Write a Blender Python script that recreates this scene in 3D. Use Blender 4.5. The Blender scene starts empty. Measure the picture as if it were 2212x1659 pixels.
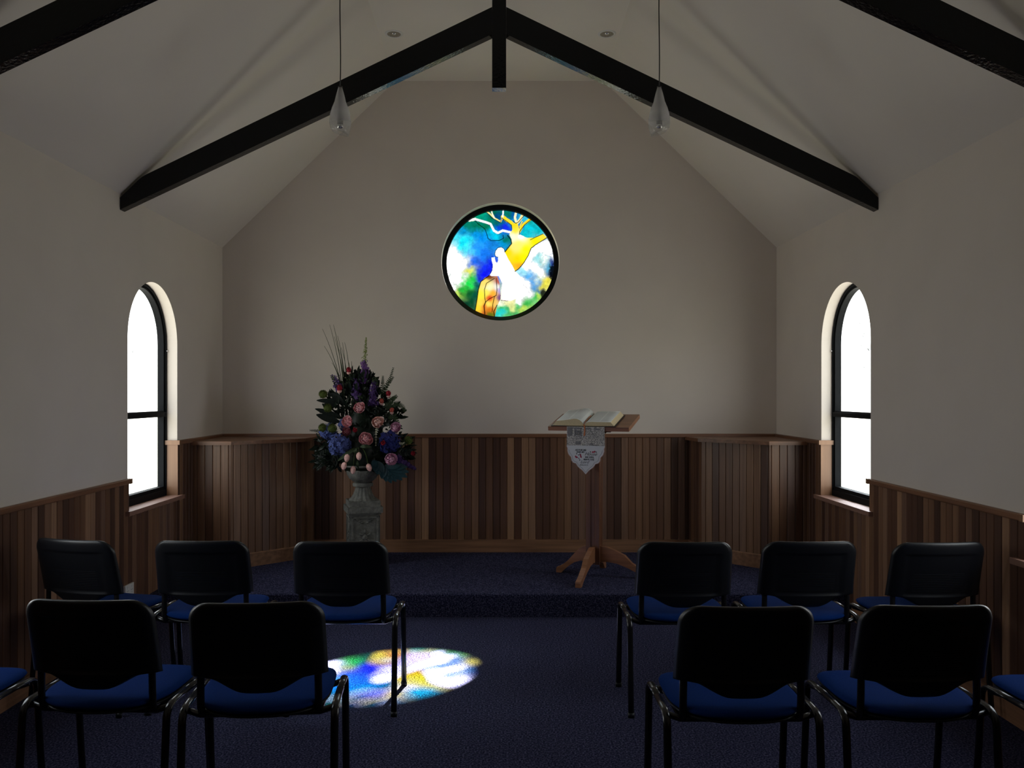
import bpy, bmesh, math, random
import numpy as np
from mathutils import Vector, Matrix, Euler
PI = math.pi
random.seed(7)
SC = bpy.context.scene
COL = SC.collection

# ------------------------------------------------------------------ layout
F, CX, CY, CAM_Z = 1800.0, 1081.0, 850.0, 1.5
def at(px, py, d):
    return Vector(((px - CX) / F * d, d, CAM_Z - (py - CY) / F * d))
XL, XR, YB, YR = -2.362, 2.346, 7.08, -2.2
EAVE, FLAT, FLATX = 2.74, 4.155, 0.885
PZ, PY = 0.155, 5.59              # stage height and front edge
DADO_LO, DADO_HI, SILL = 0.96, 1.158, 0.757
WIN = [(5.28, 6.09), (2.915, 3.722)]
SPRING, WR = 1.852, 0.405
RWC, RWR = (0.0, 2.622), 0.502

# ------------------------------------------------------------------ materials
def nt(name):
    m = bpy.data.materials.new(name); m.use_nodes = True
    t = m.node_tree; t.nodes.clear()
    return m, t
def N(t, typ, **kw):
    n = t.nodes.new(typ)
    for k, v in kw.items():
        if k in n.inputs.keys() if isinstance(k, str) else False: n.inputs[k].default_value = v
        else: setattr(n, k, v)
    return n
def mat(name, col, rough=0.6, var=0.12, scale=20.0, metal=0.0, bump=0.0, spec=0.5, coat=0.0, sheen=0.0, sub=0.0, bscale=None):
    m, t = nt(name)
    out = N(t, 'ShaderNodeOutputMaterial'); b = N(t, 'ShaderNodeBsdfPrincipled')
    t.links.new(b.outputs[0], out.inputs[0])
    b.inputs['Roughness'].default_value = rough; b.inputs['Metallic'].default_value = metal
    b.inputs['Specular IOR Level'].default_value = spec
    b.inputs['Coat Weight'].default_value = coat; b.inputs['Sheen Weight'].default_value = sheen
    tc = N(t, 'ShaderNodeTexCoord'); nz = N(t, 'ShaderNodeTexNoise')
    nz.inputs['Scale'].default_value = scale; nz.inputs['Detail'].default_value = 4
    t.links.new(tc.outputs['Object'], nz.inputs['Vector'])
    rp = N(t, 'ShaderNodeValToRGB')
    c = Vector(col[:3])
    rp.color_ramp.elements[0].position = 0.3; rp.color_ramp.elements[1].position = 0.7
    rp.color_ramp.elements[0].color = (*(c * (1 - var)), 1); rp.color_ramp.elements[1].color = (*(c * (1 + var)), 1)
    t.links.new(nz.outputs['Fac'], rp.inputs[0]); t.links.new(rp.outputs[0], b.inputs['Base Color'])
    if bump:
        bp = N(t, 'ShaderNodeBump'); bp.inputs['Strength'].default_value = bump; bp.inputs['Distance'].default_value = 0.01
        if bscale:
            n2 = N(t, 'ShaderNodeTexNoise'); n2.inputs['Scale'].default_value = bscale
            t.links.new(tc.outputs['Object'], n2.inputs['Vector']); t.links.new(n2.outputs['Fac'], bp.inputs['Height'])
        else: t.links.new(nz.outputs['Fac'], bp.inputs['Height'])
        t.links.new(bp.outputs[0], b.inputs['Normal'])
    return m

def wood_boards(name, w, ramp, grain=0.25, rough=0.42):
    m, t = nt(name)
    out = N(t, 'ShaderNodeOutputMaterial'); b = N(t, 'ShaderNodeBsdfPrincipled')
    t.links.new(b.outputs[0], out.inputs[0]); b.inputs['Roughness'].default_value = rough
    uv = N(t, 'ShaderNodeUVMap'); sp = N(t, 'ShaderNodeSeparateXYZ'); t.links.new(uv.outputs[0], sp.inputs[0])
    dv = N(t, 'ShaderNodeMath', operation='DIVIDE'); t.links.new(sp.outputs[0], dv.inputs[0]); dv.inputs[1].default_value = w
    fl = N(t, 'ShaderNodeMath', operation='FLOOR'); t.links.new(dv.outputs[0], fl.inputs[0])
    wn = N(t, 'ShaderNodeTexWhiteNoise', noise_dimensions='1D'); t.links.new(fl.outputs[0], wn.inputs['W'])
    rp = N(t, 'ShaderNodeValToRGB'); e = rp.color_ramp.elements
    for i, (p, c) in enumerate(ramp):
        el = e[i] if i < 2 else e.new(p)
        el.position = p; el.color = (*c, 1)
    t.links.new(wn.outputs['Value'], rp.inputs[0])
    cm = N(t, 'ShaderNodeCombineXYZ')
    a = N(t, 'ShaderNodeMath', operation='MULTIPLY'); a.inputs[1].default_value = 70; t.links.new(sp.outputs[0], a.inputs[0])
    c_ = N(t, 'ShaderNodeMath', operation='MULTIPLY'); c_.inputs[1].default_value = 2.2; t.links.new(sp.outputs[1], c_.inputs[0])
    d = N(t, 'ShaderNodeMath', operation='MULTIPLY'); d.inputs[1].default_value = 5.3; t.links.new(fl.outputs[0], d.inputs[0])
    t.links.new(a.outputs[0], cm.inputs[0]); t.links.new(c_.outputs[0], cm.inputs[1]); t.links.new(d.outputs[0], cm.inputs[2])
    nz = N(t, 'ShaderNodeTexNoise'); nz.inputs['Scale'].default_value = 1; nz.inputs['Detail'].default_value = 5
    t.links.new(cm.outputs[0], nz.inputs['Vector'])
    mr = N(t, 'ShaderNodeMapRange'); mr.inputs[1].default_value = 0.25; mr.inputs[2].default_value = 0.75
    mr.inputs[3].default_value = 1 - grain; mr.inputs[4].default_value = 1 + grain
    t.links.new(nz.outputs['Fac'], mr.inputs[0])
    mx = N(t, 'ShaderNodeVectorMath', operation='SCALE')
    t.links.new(rp.outputs[0], mx.inputs[0]); t.links.new(mr.outputs[0], mx.inputs['Scale'])
    t.links.new(mx.outputs[0], b.inputs['Base Color'])
    bp = N(t, 'ShaderNodeBump'); bp.inputs['Strength'].default_value = 0.15; bp.inputs['Distance'].default_value = 0.003
    t.links.new(nz.outputs['Fac'], bp.inputs['Height']); t.links.new(bp.outputs[0], b.inputs['Normal'])
    return m
def wood_solid(name, col, axis=0, rough=0.4, grain=0.3):
    m, t = nt(name)
    out = N(t, 'ShaderNodeOutputMaterial'); b = N(t, 'ShaderNodeBsdfPrincipled')
    t.links.new(b.outputs[0], out.inputs[0]); b.inputs['Roughness'].default_value = rough
    tc = N(t, 'ShaderNodeTexCoord'); mp = N(t, 'ShaderNodeMapping')
    sc = [38, 38, 38]; sc[axis] = 2.0
    mp.inputs['Scale'].default_value = sc
    t.links.new(tc.outputs['Object'], mp.inputs[0])
    nz = N(t, 'ShaderNodeTexNoise'); nz.inputs['Scale'].default_value = 1; nz.inputs['Detail'].default_value = 5
    t.links.new(mp.outputs[0], nz.inputs['Vector'])
    rp = N(t, 'ShaderNodeValToRGB'); c = Vector(col)
    rp.color_ramp.elements[0].position = .3; rp.color_ramp.elements[1].position = .7
    rp.color_ramp.elements[0].color = (*(c * (1 - grain)), 1); rp.color_ramp.elements[1].color = (*(c * (1 + grain)), 1)
    t.links.new(nz.outputs['Fac'], rp.inputs[0]); t.links.new(rp.outputs[0], b.inputs['Base Color'])
    return m

M = {}
M['plaster'] = mat('plaster', (0.695, 0.635, 0.578), 0.92, 0.02, 3.0, bump=0.04, spec=0.2, bscale=180)
M['ceiling'] = mat('ceiling_paint', (0.77, 0.72, 0.66), 0.92, 0.02, 2.0, bump=0.02, spec=0.2, bscale=150)
RAMP = [(0.0, (.065, .030, .018)), (1.0, (.36, .20, .11)), (0.25, (.10, .046, .027)), (0.5, (.155, .075, .040)), (0.72, (.22, .115, .062)), (0.88, (.14, .078, .058))]
M['boards'] = wood_boards('panelling_boards', 0.0605, RAMP)
M['rail_y'] = wood_solid('dado_wood_y', (.20, .092, .048), 1)
M['rail_x'] = wood_solid('dado_wood_x', (.20, .092, .048), 0)
M['base_x'] = wood_solid('baseboard_wood_x', (.24, .12, .065), 0)
M['base_y'] = wood_solid('baseboard_wood_y', (.24, .12, .065), 1)
M['jamb'] = wood_solid('jamb_wood', (.25, .128, .066), 2, 0.4, .15)
M['sill'] = wood_solid('sill_wood', (.27, .145, .105), 1, 0.6, .12)
M['lectern'] = wood_solid('lectern_wood', (.115, .045, .022), 2, 0.35)
M['lectern_x'] = wood_solid('lectern_board_wood', (.25, .105, .048), 0, 0.35)
M['beam'] = mat('beam_black_gloss', (0.001, 0.002, 0.004), 0.16, 0.2, 12, bump=0.2, bscale=60, spec=0.3)
M['frame'] = mat('window_frame_black', (0.005, 0.006, 0.0075), 0.7, 0.15, 30, spec=0.12)
M['chair_black'] = mat('chair_black_plastic', (0.004, 0.005, 0.007), 0.42, 0.2, 60, bump=0.08, bscale=500, spec=.35)
M['chair_metal'] = mat('chair_black_steel', (0.010, 0.010, 0.012), 0.22, 0.2, 40, spec=0.6)
M['chair_blue'] = mat('chair_blue_fabric', (0.004, 0.025, 0.135), 0.9, 0.18, 350, bump=0.3, spec=0.05, bscale=700)
M['stone'] = mat('weathered_stone', (0.14, 0.14, 0.122), 0.85, 0.35, 22, bump=0.6, bscale=60)
M['white_plastic'] = mat('white_plastic', (0.72, 0.71, 0.70), 0.35, 0.02, 10)
M['chrome'] = mat('chrome', (0.75, 0.75, 0.76), 0.12, 0.03, 10, metal=1.0)
M['socket'] = mat('lamp_holder_dark', (0.03, 0.03, 0.033), 0.4, 0.1, 20)
M['reflector'] = mat('downlight_reflector', (0.34, 0.30, 0.25), 0.5, 0.25, 60, metal=0.1)
M['cord'] = mat('black_cord', (0.01, 0.01, 0.011), 0.5, 0.1, 30)
M['paper'] = mat('bible_edges', (0.60, 0.50, 0.31), 0.8, 0.1, 220)
M['cover'] = mat('bible_cover_black', (0.03, 0.02, 0.018), 0.5, 0.1, 60)
M['ribbon'] = mat('ribbon_orange', (0.45, 0.15, 0.06), 0.5, 0.1, 60)
M['ink'] = mat('ink_dark', (0.03, 0.04, 0.045), 0.8, 0.1, 60)
M['ink_grey'] = mat('ink_grey', (0.17, 0.17, 0.19), 0.8, 0.1, 60)
M['ink_red'] = mat('ink_crimson', (0.33, 0.02, 0.06), 0.8, 0.15, 200)
M['ink_pink'] = mat('stitch_pink', (0.55, 0.36, 0.36), 0.8, 0.1, 60)
M['sun_block'] = mat('sun_block_lining', (0.5, 0.5, 0.5), 0.8, 0.05, 5)

def carpet(name):
    m, t = nt(name)
    out = N(t, 'ShaderNodeOutputMaterial'); b = N(t, 'ShaderNodeBsdfPrincipled')
    t.links.new(b.outputs[0], out.inputs[0]); b.inputs['Roughness'].default_value = 0.95
    b.inputs['Specular IOR Level'].default_value = 0.02
    tc = N(t, 'ShaderNodeTexCoord'); nz = N(t, 'ShaderNodeTexNoise')
    nz.inputs['Scale'].default_value = 120; nz.inputs['Detail'].default_value = 3
    t.links.new(tc.outputs['Object'], nz.inputs['Vector'])
    rp = N(t, 'ShaderNodeValToRGB'); e = rp.color_ramp.elements
    e[0].position = .32; e[0].color = (.004, .005, .016, 1); e[1].position = .70; e[1].color = (.095, .092, .150, 1)
    el = e.new(.5); el.color = (.028, .029, .060, 1)
    t.links.new(nz.outputs['Fac'], rp.inputs[0])
    n2 = N(t, 'ShaderNodeTexNoise'); n2.inputs['Scale'].default_value = 1.6; n2.inputs['Detail'].default_value = 3
    t.links.new(tc.outputs['Object'], n2.inputs['Vector'])
    mr = N(t, 'ShaderNodeMapRange'); mr.inputs[3].default_value = .85; mr.inputs[4].default_value = 1.15
    t.links.new(n2.outputs['Fac'], mr.inputs[0])
    vm = N(t, 'ShaderNodeVectorMath', operation='SCALE'); t.links.new(rp.outputs[0], vm.inputs[0]); t.links.new(mr.outputs[0], vm.inputs['Scale'])
    t.links.new(vm.outputs[0], b.inputs['Base Color'])
    bp = N(t, 'ShaderNodeBump'); bp.inputs['Strength'].default_value = .5; bp.inputs['Distance'].default_value = .004
    t.links.new(nz.outputs['Fac'], bp.inputs['Height']); t.links.new(bp.outputs[0], b.inputs['Normal'])
    return m
M['carpet'] = carpet('blue_grey_carpet')

def clear_pane(name, col):
    m, t = nt(name)
    out = N(t, 'ShaderNodeOutputMaterial'); tr = N(t, 'ShaderNodeBsdfTransparent'); gl = N(t, 'ShaderNodeBsdfGlossy')
    tr.inputs[0].default_value = (*col, 1); gl.inputs['Roughness'].default_value = 0.08
    gl.inputs[0].default_value = (.9, .9, .9, 1)
    nz = N(t, 'ShaderNodeTexNoise'); nz.inputs['Scale'].default_value = 40; tc = N(t, 'ShaderNodeTexCoord')
    t.links.new(tc.outputs['Object'], nz.inputs['Vector'])
    bp = N(t, 'ShaderNodeBump'); bp.inputs['Strength'].default_value = .05; t.links.new(nz.outputs['Fac'], bp.inputs['Height'])
    t.links.new(bp.outputs[0], gl.inputs['Normal'])
    mx = N(t, 'ShaderNodeMixShader'); mx.inputs[0].default_value = .02
    t.links.new(tr.outputs[0], mx.inputs[1]); t.links.new(gl.outputs[0], mx.inputs[2]); t.links.new(mx.outputs[0], out.inputs[0])
    return m
M['pane'] = clear_pane('obscure_pane', (.95, .96, .95))
def stained():
    m, t = nt('painted_glass')
    out = N(t, 'ShaderNodeOutputMaterial'); tr = N(t, 'ShaderNodeBsdfTransparent'); gl = N(t, 'ShaderNodeBsdfGlossy')
    at_ = N(t, 'ShaderNodeAttribute', attribute_name='paint'); t.links.new(at_.outputs['Color'], tr.inputs[0])
    gl.inputs['Roughness'].default_value = .15; gl.inputs[0].default_value = (.8, .8, .8, 1)
    mx = N(t, 'ShaderNodeMixShader'); mx.inputs[0].default_value = .03
    t.links.new(tr.outputs[0], mx.inputs[1]); t.links.new(gl.outputs[0], mx.inputs[2]); t.links.new(mx.outputs[0], out.inputs[0])
    return m
M['stained'] = stained()
def shade_glass():
    m, t = nt('frosted_to_clear_glass')
    out = N(t, 'ShaderNodeOutputMaterial')
    tr = N(t, 'ShaderNodeBsdfTransparent'); tr.inputs[0].default_value = (.93, .93, .93, 1)
    tl = N(t, 'ShaderNodeBsdfTranslucent'); tl.inputs[0].default_value = (.92, .92, .94, 1)
    df = N(t, 'ShaderNodeBsdfDiffuse'); df.inputs[0].default_value = (.86, .86, .88, 1)
    gl = N(t, 'ShaderNodeBsdfGlossy'); gl.inputs['Roughness'].default_value = .12
    m1 = N(t, 'ShaderNodeMixShader'); m1.inputs[0].default_value = .5
    t.links.new(tl.outputs[0], m1.inputs[1]); t.links.new(df.outputs[0], m1.inputs[2])
    tc = N(t, 'ShaderNodeTexCoord'); sp = N(t, 'ShaderNodeSeparateXYZ'); t.links.new(tc.outputs['Object'], sp.inputs[0])
    mr = N(t, 'ShaderNodeMapRange'); mr.inputs[1].default_value = .015; mr.inputs[2].default_value = .11
    mr.inputs[3].default_value = .06; mr.inputs[4].default_value = .5
    t.links.new(sp.outputs[2], mr.inputs[0])
    m2 = N(t, 'ShaderNodeMixShader'); t.links.new(mr.outputs[0], m2.inputs[0]); t.links.new(tr.outputs[0], m2.inputs[1]); t.links.new(m1.outputs[0], m2.inputs[2])
    lw = N(t, 'ShaderNodeLayerWeight'); lw.inputs[0].default_value = .35
    m3 = N(t, 'ShaderNodeMixShader'); m_ = N(t, 'ShaderNodeMath', operation='MULTIPLY'); m_.inputs[1].default_value = .3
    t.links.new(lw.outputs['Facing'], m_.inputs[0]); t.links.new(m_.outputs[0], m3.inputs[0])
    t.links.new(m2.outputs[0], m3.inputs[1]); t.links.new(gl.outputs[0], m3.inputs[2]); t.links.new(m3.outputs[0], out.inputs[0])
    return m
M['shade'] = shade_glass()
def shell_mat():
    m = mat('chair_shell_plastic', (0.004, 0.005, 0.008), 0.40, 0.2, 60)
    t = m.node_tree; b = [n for n in t.nodes if n.type == 'BSDF_PRINCIPLED'][0]
    tc = N(t, 'ShaderNodeTexCoord'); sp = N(t, 'ShaderNodeSeparateXYZ'); t.links.new(tc.outputs['Object'], sp.inputs[0])
    s = N(t, 'ShaderNodeMath', operation='MULTIPLY'); s.inputs[1].default_value = 2 * PI / 0.0085; t.links.new(sp.outputs[2], s.inputs[0])
    sn = N(t, 'ShaderNodeMath', operation='SINE'); t.links.new(s.outputs[0], sn.inputs[0])
    def band(o, lo, hi, absx=False):
        src = sp.outputs[o]
        if absx:
            ab = N(t, 'ShaderNodeMath', operation='ABSOLUTE'); t.links.new(src, ab.inputs[0]); src = ab.outputs[0]
        g = N(t, 'ShaderNodeMath', operation='GREATER_THAN'); g.inputs[1].default_value = lo; t.links.new(src, g.inputs[0])
        l = N(t, 'ShaderNodeMath', operation='LESS_THAN'); l.inputs[1].default_value = hi; t.links.new(src, l.inputs[0])
        x = N(t, 'ShaderNodeMath', operation='MULTIPLY'); t.links.new(g.outputs[0], x.inputs[0]); t.links.new(l.outputs[0], x.inputs[1])
        return x
    a, c = band(2, .575, .672), band(0, -1, .12, True)
    x = N(t, 'ShaderNodeMath', operation='MULTIPLY'); t.links.new(a.outputs[0], x.inputs[0]); t.links.new(c.outputs[0], x.inputs[1])
    y = N(t, 'ShaderNodeMath', operation='MULTIPLY'); t.links.new(x.outputs[0], y.inputs[0]); t.links.new(sn.outputs[0], y.inputs[1])
    bp = N(t, 'ShaderNodeBump'); bp.inputs['Strength'].default_value = .3; bp.inputs['Distance'].default_value = .001
    t.links.new(y.outputs[0], bp.inputs['Height']); t.links.new(bp.outputs[0], b.inputs['Normal'])
    return m
M['shell'] = shell_mat()

# ------------------------------------------------------------------ mesh helpers
def link(name, me, m=None, parent=None, smooth=False, mw=None):
    o = bpy.data.objects.new(name, me); COL.objects.link(o)
    if m is not None: me.materials.append(m)
    if smooth:
        for p in me.polygons: p.use_smooth = True
    if parent is not None: o.parent = parent
    if mw is not None: o.matrix_world = mw
    return o
def bm_obj(name, bm, m=None, parent=None, smooth=False, bevel=0.0, angle=None):
    if bevel:
        es = [e for e in bm.edges if len(e.link_faces) == 2 and e.calc_face_angle(0) > 0.6]
        bmesh.ops.bevel(bm, geom=es, offset=bevel, segments=2, affect='EDGES', profile=0.6, clamp_overlap=True)
    bmesh.ops.recalc_face_normals(bm, faces=bm.faces)
    me = bpy.data.meshes.new(name); bm.to_mesh(me); bm.free()
    o = link(name, me, m, parent, smooth)
    if angle is not None:
        for p in me.polygons: p.use_smooth = True
        me.set_sharp_from_angle(angle=angle)
    return o
def box(bm, x0, x1, y0, y1, z0, z1, mx=None):
    vs = [bm.verts.new(v) for v in [(x0,y0,z0),(x1,y0,z0),(x1,y1,z0),(x0,y1,z0),(x0,y0,z1),(x1,y0,z1),(x1,y1,z1),(x0,y1,z1)]]
    for f in [(0,3,2,1),(4,5,6,7),(0,1,5,4),(1,2,6,5),(2,3,7,6),(3,0,4,7)]: bm.faces.new([vs[i] for i in f])
    if mx is not None:
        for v in vs: v.co = mx @ v.co
    return vs
def prism(bm, pts, fn, a, b):
    """pts: 2D outline; fn(u,v,w)->3D; from w=a to w=b"""
    A = [bm.verts.new(fn(u, v, a)) for u, v in pts]; B = [bm.verts.new(fn(u, v, b)) for u, v in pts]
    n = len(pts)
    bm.faces.new(A); bm.faces.new(B[::-1])
    for i in range(n): bm.faces.new([A[i], A[(i+1) % n], B[(i+1) % n], B[i]])
    return A + B
def lathe(bm, prof, seg=32, c=(0,0,0), mx=None, flute=None, cap=True):
    rings = []
    for r, z in prof:
        ring = []
        for i in range(seg):
            a = 2*PI*i/seg
            rr = r * (flute(i, z) if flute else 1)
            v = Vector((c[0]+rr*math.cos(a), c[1]+rr*math.sin(a), c[2]+z))
            if mx is not None: v = mx @ v
            ring.append(bm.verts.new(v))
        rings.append(ring)
    for k in range(len(rings)-1):
        for i in range(seg):
            j = (i+1) % seg
            bm.faces.new([rings[k][i], rings[k][j], rings[k+1][j], rings[k+1][i]])
    if cap:
        bm.faces.new(rings[0][::-1]); bm.faces.new(rings[-1])
    return rings
def tube(bm, path, r, seg=8, r2=None, side=None, radii=None):
    """sweep an ellipse (r along 'side', r2 along the other normal) along path"""
    path = [Vector(p) for p in path]; n = len(path); rings = []
    prev = None
    for i, p in enumerate(path):
        t = (path[min(i+1, n-1)] - path[max(i-1, 0)]).normalized()
        if side is not None: s = Vector(side)
        else:
            s = prev if prev is not None else (Vector((1,0,0)) if abs(t.x) < .9 else Vector((0,1,0)))
        s = (s - t * s.dot(t)).normalized(); prev = s
        q = t.cross(s)
        ra = (radii[i] if radii else r); rb = (r2 if r2 else ra)
        rings.append([bm.verts.new(p + s*ra*math.cos(2*PI*k/seg) + q*rb*math.sin(2*PI*k/seg)) for k in range(seg)])
    for k in range(n-1):
        for i in range(seg):
            j = (i+1) % seg
            bm.faces.new([rings[k][i], rings[k][j], rings[k+1][j], rings[k+1][i]])
    bm.faces.new(rings[0][::-1]); bm.faces.new(rings[-1])
def fill_shape(loops, thick, fn, name='shape'):
    """2D loops (outer + holes) filled, extruded by thick, mapped with fn(u,v,w) w in 0..thick"""
    cu = bpy.data.curves.new('tmp', 'CURVE'); cu.dimensions = '2D'; cu.fill_mode = 'BOTH'; cu.extrude = thick/2
    for lp in loops:
        s = cu.splines.new('POLY'); s.points.add(len(lp)-1); s.use_cyclic_u = True
        for p, (u, v) in zip(s.points, lp): p.co = (u, v, 0, 1)
    o = bpy.data.objects.new('tmp', cu); COL.objects.link(o)
    dg = bpy.context.evaluated_depsgraph_get(); dg.update()
    me = bpy.data.meshes.new_from_object(o.evaluated_get(dg)); me.name = name
    bpy.data.objects.remove(o); bpy.data.curves.remove(cu)
    me.materials.clear()
    bm = bmesh.new(); bm.from_mesh(me)
    for v in bm.verts: v.co = Vector(fn(v.co.x, v.co.y, v.co.z + thick/2))
    bmesh.ops.remove_doubles(bm, verts=bm.verts, dist=1e-5)
    bmesh.ops.recalc_face_normals(bm, faces=bm.faces)
    bm.to_mesh(me); bm.free()
    for p in me.polygons: p.use_smooth = False
    return me
def struct(o, label=None):
    o['kind'] = 'structure'
    if label: o['label'] = label
    return o
def thing(name, label, cat, loc=(0,0,0), rz=0.0, group=None):
    o = bpy.data.objects.new(name, None); COL.objects.link(o)
    o.location = loc; o.rotation_euler = (0, 0, rz); o.empty_display_size = .1
    o['label'] = label; o['category'] = cat
    if group: o['group'] = group
    return o
def tag(o, label, cat, group=None):
    o['label'] = label; o['category'] = cat
    if group: o['group'] = group
    return o
def circle(cx, cy, r, n=96): return [(cx + r*math.cos(2*PI*i/n), cy + r*math.sin(2*PI*i/n)) for i in range(n)]
def arch(y0, y1, z0, spring, inset=0.0, n=40):
    c = (y0+y1)/2; r = (y1-y0)/2 - inset
    pts = [(y0+inset, z0), (y1-inset, z0)]
    pts += [(c + r*math.cos(PI*i/n), spring + r*math.sin(PI*i/n)) for i in range(n+1)]
    return pts

# ------------------------------------------------------------------ room shell
bm = bmesh.new(); box(bm, XL-.25, XR+.25, YR-.25, YB+.25, -.12, 0); struct(bm_obj('floor', bm, M['carpet']))
bm = bmesh.new()
nose = [(PY+.012*(1-math.sin(a)), PZ-.012*(1-math.cos(a))) for a in [PI/2*k/5 for k in range(6)]]
prism(bm, [(YB+.05, 0), (PY, 0)] + nose[::-1] + [(YB+.05, PZ)], lambda u, v, w: (w, u, v), XL-.05, XR+.05)
struct(bm_obj('floor_stage', bm, M['carpet']), 'carpeted low stage step across the front of the chapel')
# gable wall with the round opening
xc = (XL+XR)/2
outer = [(XL-.2, -.1), (XR+.2, -.1), (XR+.2, EAVE+.05), (XR, EAVE+.05), (FLATX+xc+.02, FLAT+.05), (-FLATX+xc-.02, FLAT+.05), (XL, EAVE+.05), (XL-.2, EAVE+.05)]
me = fill_shape([outer, circle(RWC[0], RWC[1], RWR, 128)], .14, lambda u, v, w: (u, YB + w, v), 'wall_back')
struct(link('wall_back', me, M['plaster']))
outer2 = outer
me = fill_shape([outer2], .2, lambda u, v, w: (u, YR - w, v), 'wall_rear'); struct(link('wall_rear', me, M['rail_x']))  # unseen wall, dark timber finish picked to dim reflections on beams and chairs
for nm, X, s in (('wall_left', XL, -1), ('wall_right', XR, 1)):
    loops = [[(YR-.1, -.1), (YB+.1, -.1), (YB+.1, EAVE+.06), (YR-.1, EAVE+.06)]]
    for (a, b) in WIN: loops.append(arch(a, b, SILL-.02, SPRING))
    me = fill_shape(loops, .134, lambda u, v, w: (X + s*w, u, v), nm); struct(link(nm, me, M['plaster']))
# ceiling: two slopes and the flat, one body, plus unseen eaves added to block sun
bm = bmesh.new()
inn = [(XL-.2, EAVE), (XL, EAVE), (-FLATX+xc, FLAT), (FLATX+xc, FLAT), (XR, EAVE), (XR+.2, EAVE)]
out_ = [(XR+.2, EAVE+.12), (XR-.02, EAVE+.14), (FLATX+xc+.05, FLAT+.12), (-FLATX+xc-.05, FLAT+.12), (XL+.02, EAVE+.14), (XL-.2, EAVE+.12)]
prism(bm, inn + out_, lambda u, v, w: (u, w, v), YR-.2, YB+.2)
struct(bm_obj('ceiling', bm, M['ceiling']))
for i, (x0, x1) in enumerate(((XL-.75, XL-.2), (XR+.2, XR+.75))):
    bm = bmesh.new(); box(bm, x0, x1, YR-.2, YB+1.3, EAVE+.02, EAVE+.1)
    struct(bm_obj('sun_block_eave_' + ('left', 'right')[i], bm, M['sun_block']))

# ------------------------------------------------------------------ panelling
BW = 0.0605
def panel(name, p0, p1, nrm, z0, z1, proud=.008, uoff=0.0, parent=None):
    """vertical boards with V joints from p0 to p1 (2D), facing nrm; UV = (distance, height)"""
    p0, p1, nrm = Vector(p0), Vector(p1), Vector(nrm).normalized()
    L = (p1-p0).length; t = (p1-p0).normalized()
    prof = []   # (u, depth)
    k0 = math.floor(uoff/BW)
    edges = []
    k = k0
    while k*BW - uoff < L + 1e-6:
        edges.append(k*BW - uoff); k += 1
    edges.append(k*BW - uoff)
    g = .0042
    for a, b in zip(edges[:-1], edges[1:]):
        for u, d in ((a, -.006), (a+g, 0), (b-g, 0), (b, -.006)):
            if -1e-6 <= u <= L+1e-6: prof.append((u, d))
    prof = [(0, prof[0][1] if prof else 0)] + prof + [(L, 0)]
    me = bpy.data.meshes.new(name); verts = []; faces = []; uvs = []
    for u, d in prof:
        q = p0 + t*u + nrm*(proud+d)
        verts += [(q.x, q.y, z0), (q.x, q.y, z1)]
    n = len(prof)
    for i in range(n-1):
        if prof[i+1][0]-prof[i][0] < 1e-7: continue
        faces.append((2*i, 2*i+2, 2*i+3, 2*i+1))
        um = (prof[i][0]+prof[i+1][0])/2 + uoff
        ua, ub = prof[i][0]+uoff, prof[i+1][0]+uoff
        uvs += [(ua, z0), (ub, z0), (ub, z1), (ua, z1)]
    # closing back and ends
    b = len(verts)
    for u in (0, L):
        q = p0 + t*u - nrm*.008
        verts += [(q.x, q.y, z0), (q.x, q.y, z1)]
    for fc in ((b, b+1, b+3, b+2), (0, 1, b+1, b), (2*n-2, b+2, b+3, 2*n-1)):
        faces.append(fc); uvs += [(uoff+.01, z0)]*4
    me.from_pydata(verts, [], faces)
    uv = me.uv_layers.new(name='UVMap')
    for i, c in enumerate(uvs): uv.data[i].uv = c
    bm = bmesh.new(); bm.from_mesh(me); bmesh.ops.recalc_face_normals(bm, faces=bm.faces); bm.to_mesh(me); bm.free()
    return link(name, me, M['boards'], parent)
tn = [0]
def trim(label=None):
    tn[0] += 1; return 'trim_%d' % tn[0]
def rail(bm, p0, p1, nrm, ztop, h=.032, proud=.022, inset=.0):
    p0, p1, nrm = Vector(p0), Vector(p1), Vector(nrm).normalized()
    sec = [(-.004, -h), (proud-.004, -h), (proud, -h+.005), (proud, -.006), (proud-.006, 0), (-.004, 0)]
    def fn(u, v, w):
        q = p0 + (p1-p0)*w + nrm*u
        return (q.x, q.y, ztop+v)
    prism(bm, sec, fn, 0, 1)
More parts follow.
